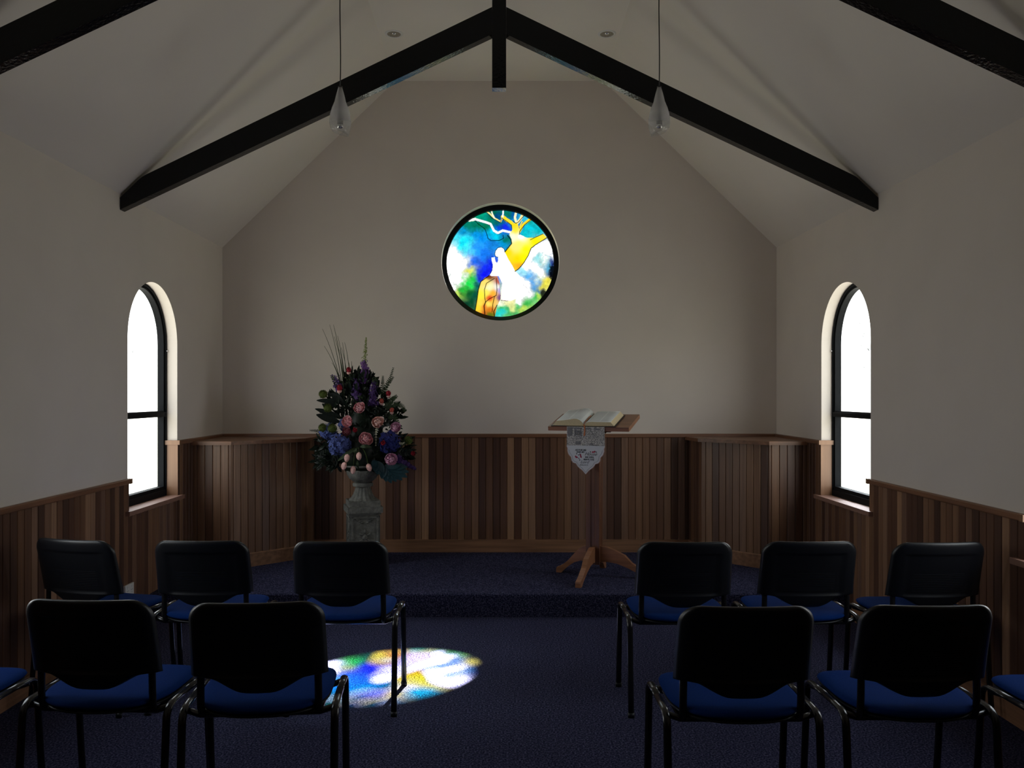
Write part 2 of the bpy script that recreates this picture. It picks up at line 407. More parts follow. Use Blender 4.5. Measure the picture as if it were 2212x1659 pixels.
for s, X in ((1, XL), (-1, XR)):
    nr = (s, 0); side = 'left' if s == 1 else 'right'; uo = 10 if s == 1 else 40
    segs = [(YR, WIN[1][0], 0, DADO_LO), (WIN[1][0], WIN[1][1], 0, SILL-.028), (WIN[1][1], WIN[0][0], 0, DADO_LO),
            (WIN[0][0], WIN[0][1], 0, SILL-.028), (WIN[0][1], YB, PZ, DADO_HI)]
    for (a, b, z0, z1) in segs:
        struct(panel(trim(), (X, a), (X, b), nr, z0, z1-.01, uoff=uo + a + 3))
    for (a, b, z) in ((YR, WIN[1][0]+.012, DADO_LO), (WIN[1][1]-.012, WIN[0][0]+.012, DADO_LO), (WIN[0][1]-.012, YB, DADO_HI)):
        bm = bmesh.new(); rail(bm, (X, a), (X, b), nr, z); struct(bm_obj(trim(), bm, M['rail_y']))
    # timber linings inside the window reveals
    for (a, b) in WIN:
        for yy, z, dr in ((a, DADO_LO, 1), (b, DADO_HI if b > 6 else DADO_LO, -1)):
            bm = bmesh.new()
            x0, x1 = sorted((X + s*.006, X - s*.088)); y0, y1 = sorted((yy - dr*.002, yy + dr*.006))
            box(bm, x0, x1, y0, y1, SILL-.02, z-.03)
            y0, y1 = sorted((yy - dr*.012, yy + dr*.018))
            x0, x1 = sorted((X + s*.024, X - s*.084))
            box(bm, x0, x1, y0, y1, z-.032, z)
            struct(bm_obj(trim(), bm, M['jamb'], bevel=.002))
    bm = bmesh.new(); x0, x1 = sorted((X-s*.01, X+s*.022))
    box(bm, x0, x1, YR, PY, 0, .1); struct(bm_obj('baseboard_' + side, bm, M['base_y'], bevel=.004))
# gable wall boards
CPL = [(XL+.011, 6.365), (-2.06, 6.365), (-1.625, 6.79), (-1.585, YB-.011)]
CPR = [(XR-.011, 6.365), (2.055, 6.365), (1.64, 6.79), (1.60, YB-.011)]
struct(panel(trim(), (XL, YB), (XR, YB), (0, -1), PZ, DADO_HI-.01, uoff=70))
bm = bmesh.new(); rail(bm, (XL, YB), (XR, YB), (0, -1), DADO_HI); struct(bm_obj(trim(), bm, M['rail_x']))
bm = bmesh.new(); box(bm, -1.58, 1.59, YB-.024, YB+.01, PZ-.005, PZ+.107); struct(bm_obj('baseboard_back', bm, M['base_x'], bevel=.004))
bm = bmesh.new(); box(bm, XL, XR, YR-.01, YR+.02, 0, .1); struct(bm_obj('baseboard_rear', bm, M['base_x'], bevel=.004))

# corner boxes
def corner_box(name, P, side, label, uo):
    root = thing(name, label, 'cupboard', (P[1][0], P[1][1], PZ))
    inv = Matrix.Translation((-P[1][0], -P[1][1], -PZ))
    cen = Vector((P[0][0], YB))
    ch = []
    ztop = 1.135
    for k in range(3):
        a, b = Vector(P[k]), Vector(P[k+1]); t = (b-a).normalized(); nr = Vector((t.y, -t.x))
        if nr.dot(a - cen) < 0: nr = -nr
        o = panel('boarded_side', a, b, nr, PZ, ztop-.028, proud=.0, uoff=uo + k*3.7)
        ch.append(o)
        bm = bmesh.new()
        e = .012 if k < 2 else 0.0
        a2, b2 = a - t*(.0 if k else -.0), b + t*e
        def fn(u, v, w): q = a2 + (b2-a2)*w + nr*u; return (q.x, q.y, v)
        prism(bm, [(-.006, PZ), (.014, PZ), (.014, PZ+.10), (.010, PZ+.107), (-.006, PZ+.107)], fn, 0, 1)
        ch.append(bm_obj('plinth', bm, M['base_x'] if k != 2 else M['base_y']))
    # worktop with a small overhang
    bm = bmesh.new()
    s = 1 if side == 'left' else -1
    tp = [(P[0][0], P[0][1]-.03), (P[1][0]+s*.012, P[1][1]-.03), (P[2][0]+s*.035, P[2][1]-.014), (P[3][0]+s*.035, YB-.011), (P[0][0], YB-.011)]
    prism(bm, tp, lambda u, v, w: (u, v, w), ztop-.028, ztop)
    ch.append(bm_obj('top', bm, M['rail_x'], bevel=.004))
    for o in ch:
        o.data.transform(inv); o.parent = root
    return root
corner_box('corner_cupboard', CPL, 'left', 'angled timber boarded box built into the corner behind the flower stand', 120)
corner_box('corner_cupboard', CPR, 'right', 'angled timber boarded box in the corner behind the lectern, beside the right arched window', 160)

# ------------------------------------------------------------------ side windows
wn_ = [0]
def side_window(X, s, a, b, specks):
    wn_[0] += 1
    root = bpy.data.objects.new('window_%d' % wn_[0], None); COL.objects.link(root); struct(root)
    root.location = (X, (a+b)/2, SILL); inv = Matrix.Translation(-Vector(root.location))
    MZ = 1.353
    def add(o): o.data.transform(inv); o.parent = root; return o
    fw = .034
    lo_hole = [(a+fw, .825), (b-fw, .825), (b-fw, MZ-.022), (a+fw, MZ-.022)]
    hi_hole = arch(a, b, MZ+.02, SPRING, fw)
    me = fill_shape([arch(a+.001, b-.001, SILL-.019, SPRING-.001), lo_hole, hi_hole], .045, lambda u, v, w: (X - s*(.086 + w), u, v), 'window_frame')
    fr = add(link('window_frame', me, M['frame']))
    # inner bead, slightly proud of the main frame
    me = fill_shape([arch(a+.001, b-.001, SILL-.019, SPRING-.001), [(a+.016, .80), (b-.016, .80), (b-.016, MZ-.022), (a+.016, MZ-.022)], arch(a, b, MZ+.012, SPRING, .016)], .012, lambda u, v, w: (X - s*(.075 + w), u, v), 'frame_bead')
    add(link('frame_bead', me, M['frame']))
    me = fill_shape([lo_hole], .005, lambda u, v, w: (X - s*(.120 + w), u, v), 'lower_pane'); add(link('lower_pane', me, M['pane']))
    me = fill_shape([hi_hole], .005, lambda u, v, w: (X - s*(.120 + w), u, v), 'upper_pane'); up = add(link('upper_pane', me, M['pane']))
    bm = bmesh.new()
    x0, x1 = sorted((X - s*.085, X + s*.001))
    box(bm, x0, x1, a+.003, b-.003, SILL-.018, SILL)
    x0, x1 = sorted((X + s*.001, X + s*.036)); box(bm, x0, x1, a-.052, b+.06, SILL-.028, SILL)
    add(bm_obj('window_sill', bm, M['sill'], bevel=.003))
    bm = bmesh.new()
    lathe(bm, [(.004, 0), (.006, .002), (.006, .008), (.003, .011)], 12, mx=Matrix.Translation((X - s*.074, b-.010, 1.81)) @ Matrix.Rotation(s*PI/2, 4, 'Y'))
    add(bm_obj('frame_screw', bm, M['chrome'], smooth=True))
    if specks:  # flat marks on the pane stand in for foliage seen outside
        rnd = random.Random(3 + wn_[0]); bm = bmesh.new()
        for (u, v, sz) in specks:
            for _ in range(3):
                uu, vv = u + rnd.uniform(-.02, .02), v + rnd.uniform(-.012, .012)
                ang = rnd.uniform(.6, 1.9); l, w = sz*rnd.uniform(.7, 1.3), sz*.14
                pts = [(uu + l*math.cos(ang)*q - w*math.sin(ang)*r, vv + l*math.sin(ang)*q + w*math.cos(ang)*r) for q, r in ((-1, 0), (-.2, 1), (1, 0), (.1, -1))]
                prism(bm, pts, lambda p, q, w_: (X - s*w_, p, q), .1175, .119)
        add(bm_obj('outside_foliage_marks', bm, M['foliage_marks']))
M['foliage_marks'] = mat('grey_foliage_marks', (.30, .38, .36), .8, .2, 60)
spR = [(5.70, 1.97, .012), (5.70, 1.93, .014), (5.66, 1.90, .016), (5.74, 1.86, .014), (5.68, 1.83, .015), (5.58, 1.79, .022), (5.52, 1.785, .022), (5.55, 1.80, .02), (5.58, 1.74, .012), (5.64, 1.67, .016), (5.57, 1.66, .016)]
spL = [(5.70, 1.80, .014), (5.63, 1.79, .016), (5.80, 1.77, .014), (5.72, 1.75, .012), (5.66, 1.74, .012)]
for (a, b), l, r in zip(WIN, (spL, None), (spR, None)):
    side_window(XL, 1, a, b, l); side_window(XR, -1, a, b, r)

# ------------------------------------------------------------------ round painted window
root = bpy.data.objects.new('window_5', None); COL.objects.link(root); struct(root, 'round painted glass window with a kneeling figure under a tree')
root.location = (RWC[0], YB, RWC[1]); inv = Matrix.Translation(-Vector(root.location))
me = fill_shape([circle(*RWC, RWR+.003, 128), circle(*RWC, .462, 128)], .05, lambda u, v, w: (u, YB + .085 + w, v), 'window_frame')
o = link('window_frame', me, M['frame']); me.transform(inv); o.parent = root
# painted pane
def lin(c):
    c = np.asarray(c, float)/255.0
    return np.where(c <= .04045, c/12.92, ((c+.055)/1.055)**2.4)
NG = 280; GR = .462
gx, gy = np.meshgrid(np.linspace(-1, 1, NG), np.linspace(-1, 1, NG))
CXp = 872 + gx*660; CYp = 856 - gy*660        # picture coordinates of the design
W_ = (255, 255, 255)
ctl = [(280,700,W_),(300,850,W_),(400,900,W_),(350,1050,W_),(300,1180,W_),(250,780,W_),(380,980,W_),
(330,540,(60,220,240)),(430,600,(0,230,255)),(430,660,(60,240,255)),(300,620,(150,240,250)),(400,450,(0,150,210)),(500,395,(0,120,90)),(600,380,(0,120,80)),(450,390,(0,130,110)),
(620,260,(0,160,120)),(700,290,(0,150,130)),(800,250,(0,90,60)),(850,290,(0,60,130)),(960,240,(0,120,80)),(1010,250,(0,80,170)),(760,330,(0,130,80)),
(850,360,(0,110,70)),(930,400,(20,20,230)),(860,420,(10,40,220)),(700,400,(0,120,70)),(760,430,(0,130,90)),
(550,500,(0,150,230)),(650,550,(0,140,240)),(750,620,(20,130,230)),(600,700,(30,150,255)),(700,750,(20,120,240)),(560,830,(20,100,230)),(650,900,(10,40,230)),(700,960,(10,10,255)),(620,1020,(20,20,200)),(750,870,(10,30,220)),
(800,490,(0,210,230)),(850,540,(0,170,200)),(900,620,(0,150,210)),(950,560,(0,120,100)),(770,490,(0,210,255)),(830,630,(20,130,220)),
(480,960,(230,230,80)),(530,1040,(0,200,60)),(470,1100,(0,235,80)),(430,1180,(0,180,50)),(400,1230,(0,120,30)),(500,1230,(0,90,40)),(580,1130,(0,90,90)),(520,1330,(0,70,40)),(450,1380,(0,60,40)),(350,1230,(200,230,80)),(560,1250,(0,80,60)),
(1250,420,(0,200,220)),(1320,430,(0,180,190)),(1190,460,(0,200,210)),(1240,350,(0,150,130)),(1200,290,(60,200,230)),(1090,280,(60,190,220)),(1080,300,(40,180,220)),(1100,410,(30,80,180)),
(1400,650,W_),(1450,720,W_),(1300,720,W_),(1250,800,W_),(1340,800,(130,215,220)),(1400,820,(230,250,240)),(1500,850,(0,50,150)),(1440,900,(70,170,210)),(1485,960,(10,50,110)),(1150,960,(150,230,250)),(1200,1005,(60,170,240)),(1270,1080,(50,150,220)),(1310,1150,(60,150,220)),(1370,1170,(60,120,160)),(1200,900,W_),(1300,940,W_),(1100,1050,W_),(1430,1060,(240,220,40)),(1400,1110,(240,230,60)),(1330,1040,(230,245,220)),(1200,1130,W_),(1350,980,W_),
(1350,1235,(180,220,60)),(1290,1260,(0,190,70)),(1200,1340,(0,170,60)),(1100,1370,(0,190,90)),(950,1420,(0,180,110)),(880,1400,(0,190,100)),(850,1450,(20,210,210)),(1000,1460,(60,190,100)),(1160,1400,(190,220,80)),(1000,1340,(250,240,170)),(1100,1310,W_),(1230,1210,W_),(1030,1400,(240,240,150)),(900,1340,(250,250,220)),(1060,1440,(0,170,90))]
def rbf(pts, X, Y, p=4.0):
    num = np.zeros(X.shape + (3,)); den = np.zeros(X.shape)
    for (a, b, c) in pts:
        w = 1.0/(((X-a)**2 + (Y-b)**2 + 1400)**(p/2)); num += w[..., None]*lin(c); den += w
    return num/den[..., None]
rg = np.random.RandomState(5)
def snoise(sc, seed):
    r = np.random.RandomState(seed); n = int(1320/sc)+3
    g = r.rand(n, n); u = (CXp-200)/sc; v = (CYp-180)/sc
    i = np.clip(np.floor(u).astype(int), 0, n-2); j = np.clip(np.floor(v).astype(int), 0, n-2)
    fu = np.clip(u-i, 0, 1); fv = np.clip(v-j, 0, 1); fu = fu*fu*(3-2*fu); fv = fv*fv*(3-2*fv)
    return (g[j,i]*(1-fu)+g[j,i+1]*fu)*(1-fv) + (g[j+1,i]*(1-fu)+g[j+1,i+1]*fu)*fv - .5
jx = snoise(90, 1)*70 + snoise(40, 2)*35 + snoise(16, 6)*16; jy = snoise(90, 3)*70 + snoise(40, 4)*35 + snoise(16, 7)*16
img = rbf(ctl, CXp + jx, CYp + jy)
img *= (1 + .35*snoise(30, 21) + .25*snoise(12, 22))[..., None]
def inpoly(poly, X, Y):
    r = np.zeros(X.shape, bool); n = len(poly); j = n-1
    for i in range(n):
        xi, yi = poly[i]; xj, yj = poly[j]
        c = ((yi > Y) != (yj > Y)) & (X < (xj-xi)*(Y-yi)/((yj-yi) or 1e-9)+xi); r ^= c; j = i
    return r
def dist(pl):
    d = np.full(CXp.shape, 1e9)
    for (x0, y0), (x1, y1) in zip(pl[:-1], pl[1:]):
        dx, dy = x1-x0, y1-y0; L = dx*dx+dy*dy + 1e-9
        t = np.clip(((CXp-x0)*dx+(CYp-y0)*dy)/L, 0, 1)
        d = np.minimum(d, np.hypot(CXp-x0-t*dx, CYp-y0-t*dy))
    return d
def over(mask, col): img[mask] = (col[mask] if isinstance(col, np.ndarray) and col.ndim == 3 else col)
branches = [([(1050,400),(1000,350),(950,320),(900,280)], 22, (255,225,40)), ([(900,280),(908,200)], 9, W_), ([(900,285),(875,340),(800,300),(750,250),(705,215)], 9, (255,235,150)),
 ([(800,300),(770,240),(760,200)], 8, (255,250,220)), ([(1070,360),(1050,290),(1065,225)], 14, (255,245,200)), ([(1070,370),(1120,310),(1150,250)], 17, (255,240,170)),
 ([(1100,470),(1150,380),(1240,310)], 17, (255,220,40)), ([(1130,440),(1110,400),(1140,340)], 6, (255,230,60)), ([(1030,480),(900,450),(840,480),(790,450),(750,370),(700,350),(560,310),(490,322)], 14, W_), ([(560,312),(490,322)], 18, (255,250,200))]
for pl, w, c in branches: over(dist(pl) < w, lin(c))
trunk = [(925,715),(1010,610),(1010,560),(980,500),(1020,440),(1010,370),(1070,350),(1090,380),(1110,450),(1110,500),(1200,540),(1280,540),(1400,490),(1445,540),(1300,630),(1250,670),(1215,760),(1160,850),(1100,920),(1050,955),(1010,880),(960,790),(930,730)]
tc_ = rbf([(1040,390,(255,225,20)),(1060,450,(255,235,40)),(1030,530,(255,255,220)),(1120,520,(255,255,240)),(1100,620,(255,245,110)),(1050,650,(255,240,120)),(1180,680,(255,250,0)),(1300,580,(255,240,0)),(1400,510,(255,230,60)),(1150,780,(255,245,0)),(1080,800,(255,225,0)),(1100,900,(255,170,30)),(1060,930,(255,200,40)),(970,720,(255,225,0))], CXp, CYp, 4)
over(inpoly(trunk, CXp, CYp), tc_)
robe = [(830,1000),(740,1000),(680,1030),(630,1090),(600,1180),(585,1290),(560,1440),(600,1540),(800,1540),(830,1380),(870,1300),(875,1250),(860,1100)]
rc = rbf([(690,1090,(255,225,110)),(740,1150,(255,250,190)),(640,1250,(255,240,60)),(600,1400,(255,220,50)),(740,1285,(230,40,20)),(785,1220,(255,180,40)),(672,1380,(230,60,20)),(740,1420,(220,110,20)),(720,1360,(255,240,100)),(820,1340,(240,200,120)),(840,1150,(255,255,230)),(865,1085,(190,70,40)),(868,1170,(150,120,220)),(740,1490,(90,110,20)),(870,1290,(110,60,130)),(620,1480,(255,200,60)),(660,1480,(200,80,30)),(700,1220,(255,240,90)),(725,1010,(120,50,30)),(790,1330,(255,200,60)),(640,1360,(250,230,80))], CXp, CYp, 5)
over(inpoly(robe, CXp, CYp), rc)
fig = [(805,735),(815,700),(840,665),(880,655),(915,675),(930,730),(960,790),(1010,870),(1050,950),(1200,1110),(1235,1220),(1150,1260),(1000,1320),(880,1305),(880,1200),(895,1100),(850,1010),(760,1010),(740,1000),(770,950),(780,880),(765,820),(763,785),(800,782),(812,830),(830,850),(845,820),(845,775),(815,768)]
figm = inpoly(fig, CXp, CYp); over(figm, lin(W_))
lines = [([(540,310),(600,370),(680,430),(700,480),(720,550),(760,575),(860,572),(910,545),(905,510)],4),([(925,715),(1010,610),(1000,560),(960,510)],6),([(1445,540),(1300,630),(1250,670),(1215,760),(1160,850),(1100,920),(1050,955)],5),
 ([(925,710),(915,675),(880,655),(840,665),(812,700),(803,740),(815,770),(845,778)],4),([(780,880),(768,950),(740,1000),(630,1080),(600,1180),(585,1290),(560,1440)],5),([(800,1040),(700,1100),(675,1180),(680,1290),(690,1330),(740,1290),(820,1250),(830,1180),(820,1040)],4),
 ([(800,1260),(780,1350),(770,1450)],4),([(690,1330),(670,1380),(680,1480)],6),([(1150,1115),(1200,1160),(1228,1220)],3.5),([(880,1310),(950,1318),(1060,1290)],3),([(830,1370),(790,1450),(800,1510)],5),([(560,325),(700,360),(760,400),(800,470),(840,492),(880,480)],4),
 ([(705,230),(760,290),(870,350),(895,290)],3.5),([(895,300),(960,345),(1010,385),(1012,420)],4),([(1025,330),(1060,360),(1090,350),(1160,270)],4),([(1105,500),(1110,460),(1170,380),(1250,315)],4),([(1240,565),(1290,540),(1400,490)],3.5)]
for pl, w in lines:
    d = dist(pl); img *= np.clip((d-w*.6)/w, .05, 1)[..., None]
# dark border of paint low right
img *= np.clip(1.15-.0*CXp, 0, 1)[..., None]
dk = np.clip((np.hypot((CXp-1515)/45, (CYp-960)/120)-.6)*1.6 + snoise(18, 9)*1.2, .03, 1); img *= dk[..., None]
dk = np.clip((np.hypot((CXp-1400)/40, (CYp-1240)/75)-.6)*1.6 + snoise(18, 10)*.8, .05, 1); img *= dk[..., None]
SKY = 5.2
T = np.clip(img*1.12/SKY, 0, 1)
lum = img.min(axis=2); k = np.clip((lum-.74)/.2, 0, 1)[..., None]; T = T*(1-k) + .93*k
# the figure is a thinner lavender wash: still white against the sky, but it throws a dim mauve light
wash = np.array([.225, .22, .27]); wf = (figm & (CXp < 1090-.55*(1150-CYp)) & ((CYp > 800) | (CXp > 985)) | (figm & (CYp > 790) & (CYp < 1320) & (CXp < 1010)))
warm = np.array([.27, .215, .213]); mxw = np.clip((CYp-1000)/200, 0, 1)[..., None]
T = np.where(wf[..., None], wash*(1-mxw)+warm*mxw*1.0, T)
br = (dist(branches[8][0]) < 14) | (dist(branches[1][0]) < 9)
T = np.where((br & ~inpoly(trunk, CXp, CYp))[..., None], np.array([.235, .225, .24]), T)
keep = (gx**2+gy**2) <= 1.0
idx = -np.ones(gx.shape, int); vs = []; cols = []
for j in range(NG):
    for i in range(NG):
        idx[j, i] = len(vs); vs.append((gx[j, i]*GR, .11, gy[j, i]*GR)); cols.append((*T[j, i], 1))
fs = [(int(idx[j,i]), int(idx[j,i+1]), int(idx[j+1,i+1]), int(idx[j+1,i])) for j in range(NG-1) for i in range(NG-1)
      if keep[j,i] or keep[j+1,i+1] or keep[j,i+1] or keep[j+1,i]]
me = bpy.data.meshes.new('painted_pane'); me.from_pydata(vs, [], fs)
ca = me.color_attributes.new('paint', 'FLOAT_COLOR', 'POINT')
ca.data.foreach_set('color', np.array(cols, np.float32).ravel())
o = link('painted_pane', me, M['stained'], root); o['label'] = 'painted glass in blue, green, yellow and white'

# ------------------------------------------------------------------ trusses
def truss(yf, label):
    root = thing('roof_truss', label, 'roof truss', (xc, yf, 3.73), 0, 'black roof trusses')
    th = .065
    for s in (-1, 1):
        hw = 2.353
        pts = [(.044, 3.75-.4716*.044), (hw, 3.75-.4716*hw), (hw, 2.715), (2.235, 2.828), (2.215, 2.845), (2.185, 2.862), (.044, 3.92-.485*.044)]
        bm = bmesh.new(); prism(bm, [(s*x, z-3.73) for x, z in pts], lambda u, v, w: (u, w, v), 0, th)
        bm_obj('rafter', bm, M['beam'], root, bevel=.003)
    bm = bmesh.new(); box(bm, -.0435, .0435, -.001, th+.001, 3.396-3.73, FLAT-3.73)
    bm_obj('king_post', bm, M['beam'], root, bevel=.003)
truss(5.17, 'black timber roof truss with hanging post, the one nearer the round window')
truss(3.32, 'black timber roof truss overhead, only its sloping arms showing at the upper corners')

# ------------------------------------------------------------------ pendants and downlights
def pendant(x, d, label, tilt):
    base = 3.047 - .245
    root = thing('pendant_lamp', label, 'lamp', (x, d, base), 0, 'glass pendant lamps')
    S = d/F
    prof = [(101,17.5),(97,19.5),(92,21.5),(85,22.6),(78,23.2),(70,22.9),(60,21.4),(47,17.8),(40,15.0),(33,12.2),(24,10.2),(14,7.7),(5,5.0),(1,4.1),(0,3.0)]
    H = .245
    bm = bmesh.new()
    seg = 40; rings = []
    for k, (h, r) in enumerate(prof):
        ring = []
        for i in range(seg):
            a = 2*PI*i/seg
            z = H - h*S
            if k < 4: z -= (.013*math.cos(a-tilt) )*(1-k/4)*1.0
            ring.append(bm.verts.new((r*S*math.cos(a), r*S*math.sin(a), z)))
        rings.append(ring)
    for k in range(len(rings)-1):
        for i in range(seg):
            j = (i+1) % seg; bm.faces.new([rings[k][i], rings[k][j], rings[k+1][j], rings[k+1][i]])
    o = bm_obj('glass_shade', bm, M['shade'], root, smooth=True)
    md = o.modifiers.new('t', 'SOLIDIFY'); md.thickness = .002
    bm = bmesh.new(); lathe(bm, [(.002, H+.004), (.011, H), (.0085, H-.03), (.010, H-.075), (.0135, H-.08), (.0135, H-.10), (.009, H-.11), (.009, H-.145), (.015, H-.15), (.015, H-.195)][::-1], 20)
    bm_obj('lamp_holder', bm, M['socket'], root, smooth=True)
    bm = bmesh.new(); lathe(bm, [(.006, H-.212), (.0185, H-.207), (.0195, H-.2), (.0165, H-.194), (.012, H-.19)], 24)
    bm_obj('bulb', bm, M['chrome'], root, smooth=True)
    bm = bmesh.new(); top = FLAT - base
    pth = [(0.0015*math.sin(k*.9), 0, H + (top-.02-H)*k/14) for k in range(15)]; pth[0] = (0, 0, H); 
    tube(bm, pth, .0028, 8); bm_obj('cord', bm, M['cord'], root, smooth=True)
    bm = bmesh.new(); lathe(bm, [(.012, top-.028), (.045, top-.02), (.05, top-.004), (.05, top)], 24)
    bm_obj('ceiling_rose', bm, M['white_plastic'], root, smooth=True)
pendant((735-CX)/F*4.2, 4.2, 'frosted teardrop glass pendant lamp hanging on the left of the round window', 0.0)
pendant((1424-CX)/F*4.2, 4.2, 'frosted teardrop glass pendant lamp hanging on the right of the round window', PI)
def downlight(x, d, label):
    root = thing('recessed_downlight', label, 'ceiling light', (x, d, FLAT), 0, 'recessed ceiling downlights')
    bm = bmesh.new(); seg = 40
    rings = lathe(bm, [(.050, -.004), (.054, -.006), (.066, -.003), (.067, .002)], seg, cap=False)
    bm_obj('trim_ring', bm, M['white_plastic'], root, smooth=True)
    bm = bmesh.new(); lathe(bm, [(.052, -.0045), (.046, -.0008), (.040, -.0006), (.012, -.0004), (.002, -.0003)], seg, cap=False)
    bm_obj('reflector', bm, M['reflector'], root, smooth=True)
    bm = bmesh.new(); lathe(bm, [(.018, -.001), (.017, -.004), (.010, -.007), (.002, -.008)], 20, cap=False)
    bm_obj('bulb', bm, M['chrome'], root, smooth=True)
downlight(-.786, 6.15, 'round recessed downlight in the flat ceiling, on the left pendant side')
downlight(.786, 6.15, 'round recessed downlight in the flat ceiling, on the right pendant side')

# power outlet on the left wall
root = thing('power_outlet', 'white power outlet low on the left timber panelling', 'power outlet', (XL+.008, 5.265, .255))
bm = bmesh.new(); box(bm, 0, .012, -.06, .06, -.04, .04); bm_obj('face_plate', bm, M['white_plastic'], root, bevel=.003)
for yy in (-.03, .03):
    bm = bmesh.new(); box(bm, .012, .016, yy-.007, yy+.007, .018, .032); bm_obj('switch', bm, M['white_plastic'], root, bevel=.001)
    bm = bmesh.new()
    for dy, dz, r in ((-.008, .002, .5), (.008, .002, -.5), (0, -.014, 0)):
        mx = Matrix.Translation((.0123, yy+dy, dz)) @ Matrix.Rotation(r, 4, 'X'); box(bm, -.001, .0006, -.0012, .0012, -.004, .004, mx)
    bm_obj('socket_slots', bm, M['ink'], root)

# ------------------------------------------------------------------ chairs
def chair_parts():
    P = []
    # legs: each side tube is an arch, two legs each
    for s in (-1, 1):
        for f in (-1, 1):     # rear, front
            foot, knee, top = (f*.205, .012), (f*.168, .40), .447
            path = [(foot[0], foot[1]), (f*.186, .2), knee]
            for k in range(1, 7):
                a = PI/2*k/6; path.append((f*(.168 - .052*(1-math.cos(a))*1.0 - .0), .40 + .047*math.sin(a)))
            path += [(f*.08, top+.001), (0, top+.001)]
            bm = bmesh.new(); tube(bm, [(s*.25, y, z) for y, z in path], .0135, 14, r2=.0085, side=(1, 0, 0))
            P.append(('leg', bm, 'chair_metal', None))
            bm = bmesh.new(); tube(bm, [(s*.25, f*.206, 0), (s*.25, f*.203, .022)], .0155, 14, r2=.0105, side=(1, 0, 0))
            P.append(('foot_cap', bm, 'chair_black', 'leg'))
    for y in (-.13, .12):
        bm = bmesh.new(); tube(bm, [(-.249, y, .437), (-.2, y, .420), (.2, y, .420), (.249, y, .437)], .011, 10); P.append(('cross_bar', bm, 'chair_metal', None))
    for s in (-1, 1):
        pth = [(s*.19, .10, .412), (s*.19, -.10, .412), (s*.192, -.135, .420), (s*.194, -.148, .45), (s*.194, -.152, .50), (s*.193, -.152, .56), (s*.192, -.164, .62)]
        bm = bmesh.new(); tube(bm, pth, .013, 12, r2=.008, side=(1, 0, 0)); P.append(('back_post', bm, 'chair_metal', None))
    # seat
    def pad(x0, yr, yf, z0, z1, n, dome, drop):
        bm = bmesh.new(); NA, NRr = 64, 9; yc = (yr+yf)/2; hy = (yf-yr)/2
        top = []; bot = []
        for k in range(NRr+1):
            f = math.sin(PI/2*k/NRr)
            rt, rb = [], []
            for i in range(NA):
                a = 2*PI*i/NA; c, s_ = math.cos(a), math.sin(a)
                nn = n if s_ > 0 else 2.7
                rr = 1/((abs(c)**nn + abs(s_)**nn)**(1/nn))
                x, y = x0*rr*c*f, yc + hy*rr*s_*f
                e = math.sqrt(max(0, 1-f**7))
                zz = z0 + (z1-z0)*(.45 + .55*e) - dome*(x/x0)**2*-1*.6
                fr = max(0, (y-yc)/hy - .55)/.45; zz -= drop*fr*fr
                rt.append(bm.verts.new((x, y, zz)))
                zb = z0 + (z1-z0)*(.45*(1-e)) - drop*fr*fr + dome*.6*(x/x0)**2
                rb.append(bm.verts.new((x, y, zb)))
            top.append(rt); bot.append(rb)
        for g, flip in ((top, False), (bot, True)):
            for k in range(NRr):
                for i in range(NA):
                    j = (i+1) % NA; q = [g[k][i], g[k][j], g[k+1][j], g[k+1][i]]
                    bm.faces.new(q[::-1] if flip else q)
        for i in range(NA):
            j = (i+1) % NA; bm.faces.new([top[-1][i], top[-1][j], bot[-1][j], bot[-1][i]])
        bmesh.ops.remove_doubles(bm, verts=bm.verts, dist=1e-6)
        return bm
    P.append(('seat', pad(.226, -.212, .235, .432, .474, 4.2, .012, .012), 'chair_blue', None))
    P.append(('seat_shell', pad(.221, -.207, .229, .422, .445, 4.2, .012, .010), 'chair_black', 'seat'))
    # backrest shell
    def back(sc, off, t, mname):
        bm = bmesh.new(); top, r = .818, .065
        zs = [.500, .5015, .505, .511, .519, .528, .538, .546, .5505, .5535, .5575, .563, .575, .59, .61, .63, .65, .67, .69, .71, .725, .74, .75, .757, .760, .764, .77, .775, .782, .789, .796, .802, .808, .8125, .816, .818]
        NU = 36; F_, B_ = [], []
        zm = .66
        for z in zs:
            if z < .553: hw = .172*(math.acos(max(-1, min(1, 1-2*(z-.5)/.053)))/PI)**.69 + .003
            elif z < .5575: hw = .175 + (z-.553)/.0045*.045
            else: hw = .2205 + .006*(.818-z)/.26
            if z > top-r:
                q = (z-(top-r))/r; hw = hw - r + r*math.sqrt(max(0, 1-q*q))
            fr_, bk_ = [], []
            for i in range(NU+1):
                u = -1 + 2*i/NU; x = hw*math.sin(u*PI/2)/1.0 if False else hw*u
                y = -.168 - .075*((z-.50)/.318)**1.15 + .034*(x/.22)**2
                e = max(abs(u), abs((z-zm)/(.16)) if z > zm else abs((z-zm)/(.161)))
                e = min(1, e)
                th = t*math.sqrt(max(0, 1-e**14)) + .0
                ridge = -.0
                if z < .762 and z > .56 and abs(x) < .165:
                    ridge = .0045*min(1, (.762-z)/.006)*min(1, (.165-abs(x))/.012)
                X_, Z_ = x*sc, zm + (z-zm)*sc
                fr_.append(bm.verts.new((X_, y + th*.5 + off, Z_)))
                bk_.append(bm.verts.new((X_, y - th*.5 + ridge + off, Z_)))
            F_.append(fr_); B_.append(bk_)
        for g, fl in ((F_, 1), (B_, 0)):
            for k in range(len(zs)-1):
                for i in range(NU):
                    q = [g[k][i], g[k][i+1], g[k+1][i+1], g[k+1][i]]; bm.faces.new(q[::-1] if fl else q)
        n = len(zs)
        for k in range(n-1):
            for i in (0, NU): bm.faces.new([F_[k][i], F_[k+1][i], B_[k+1][i], B_[k][i]])
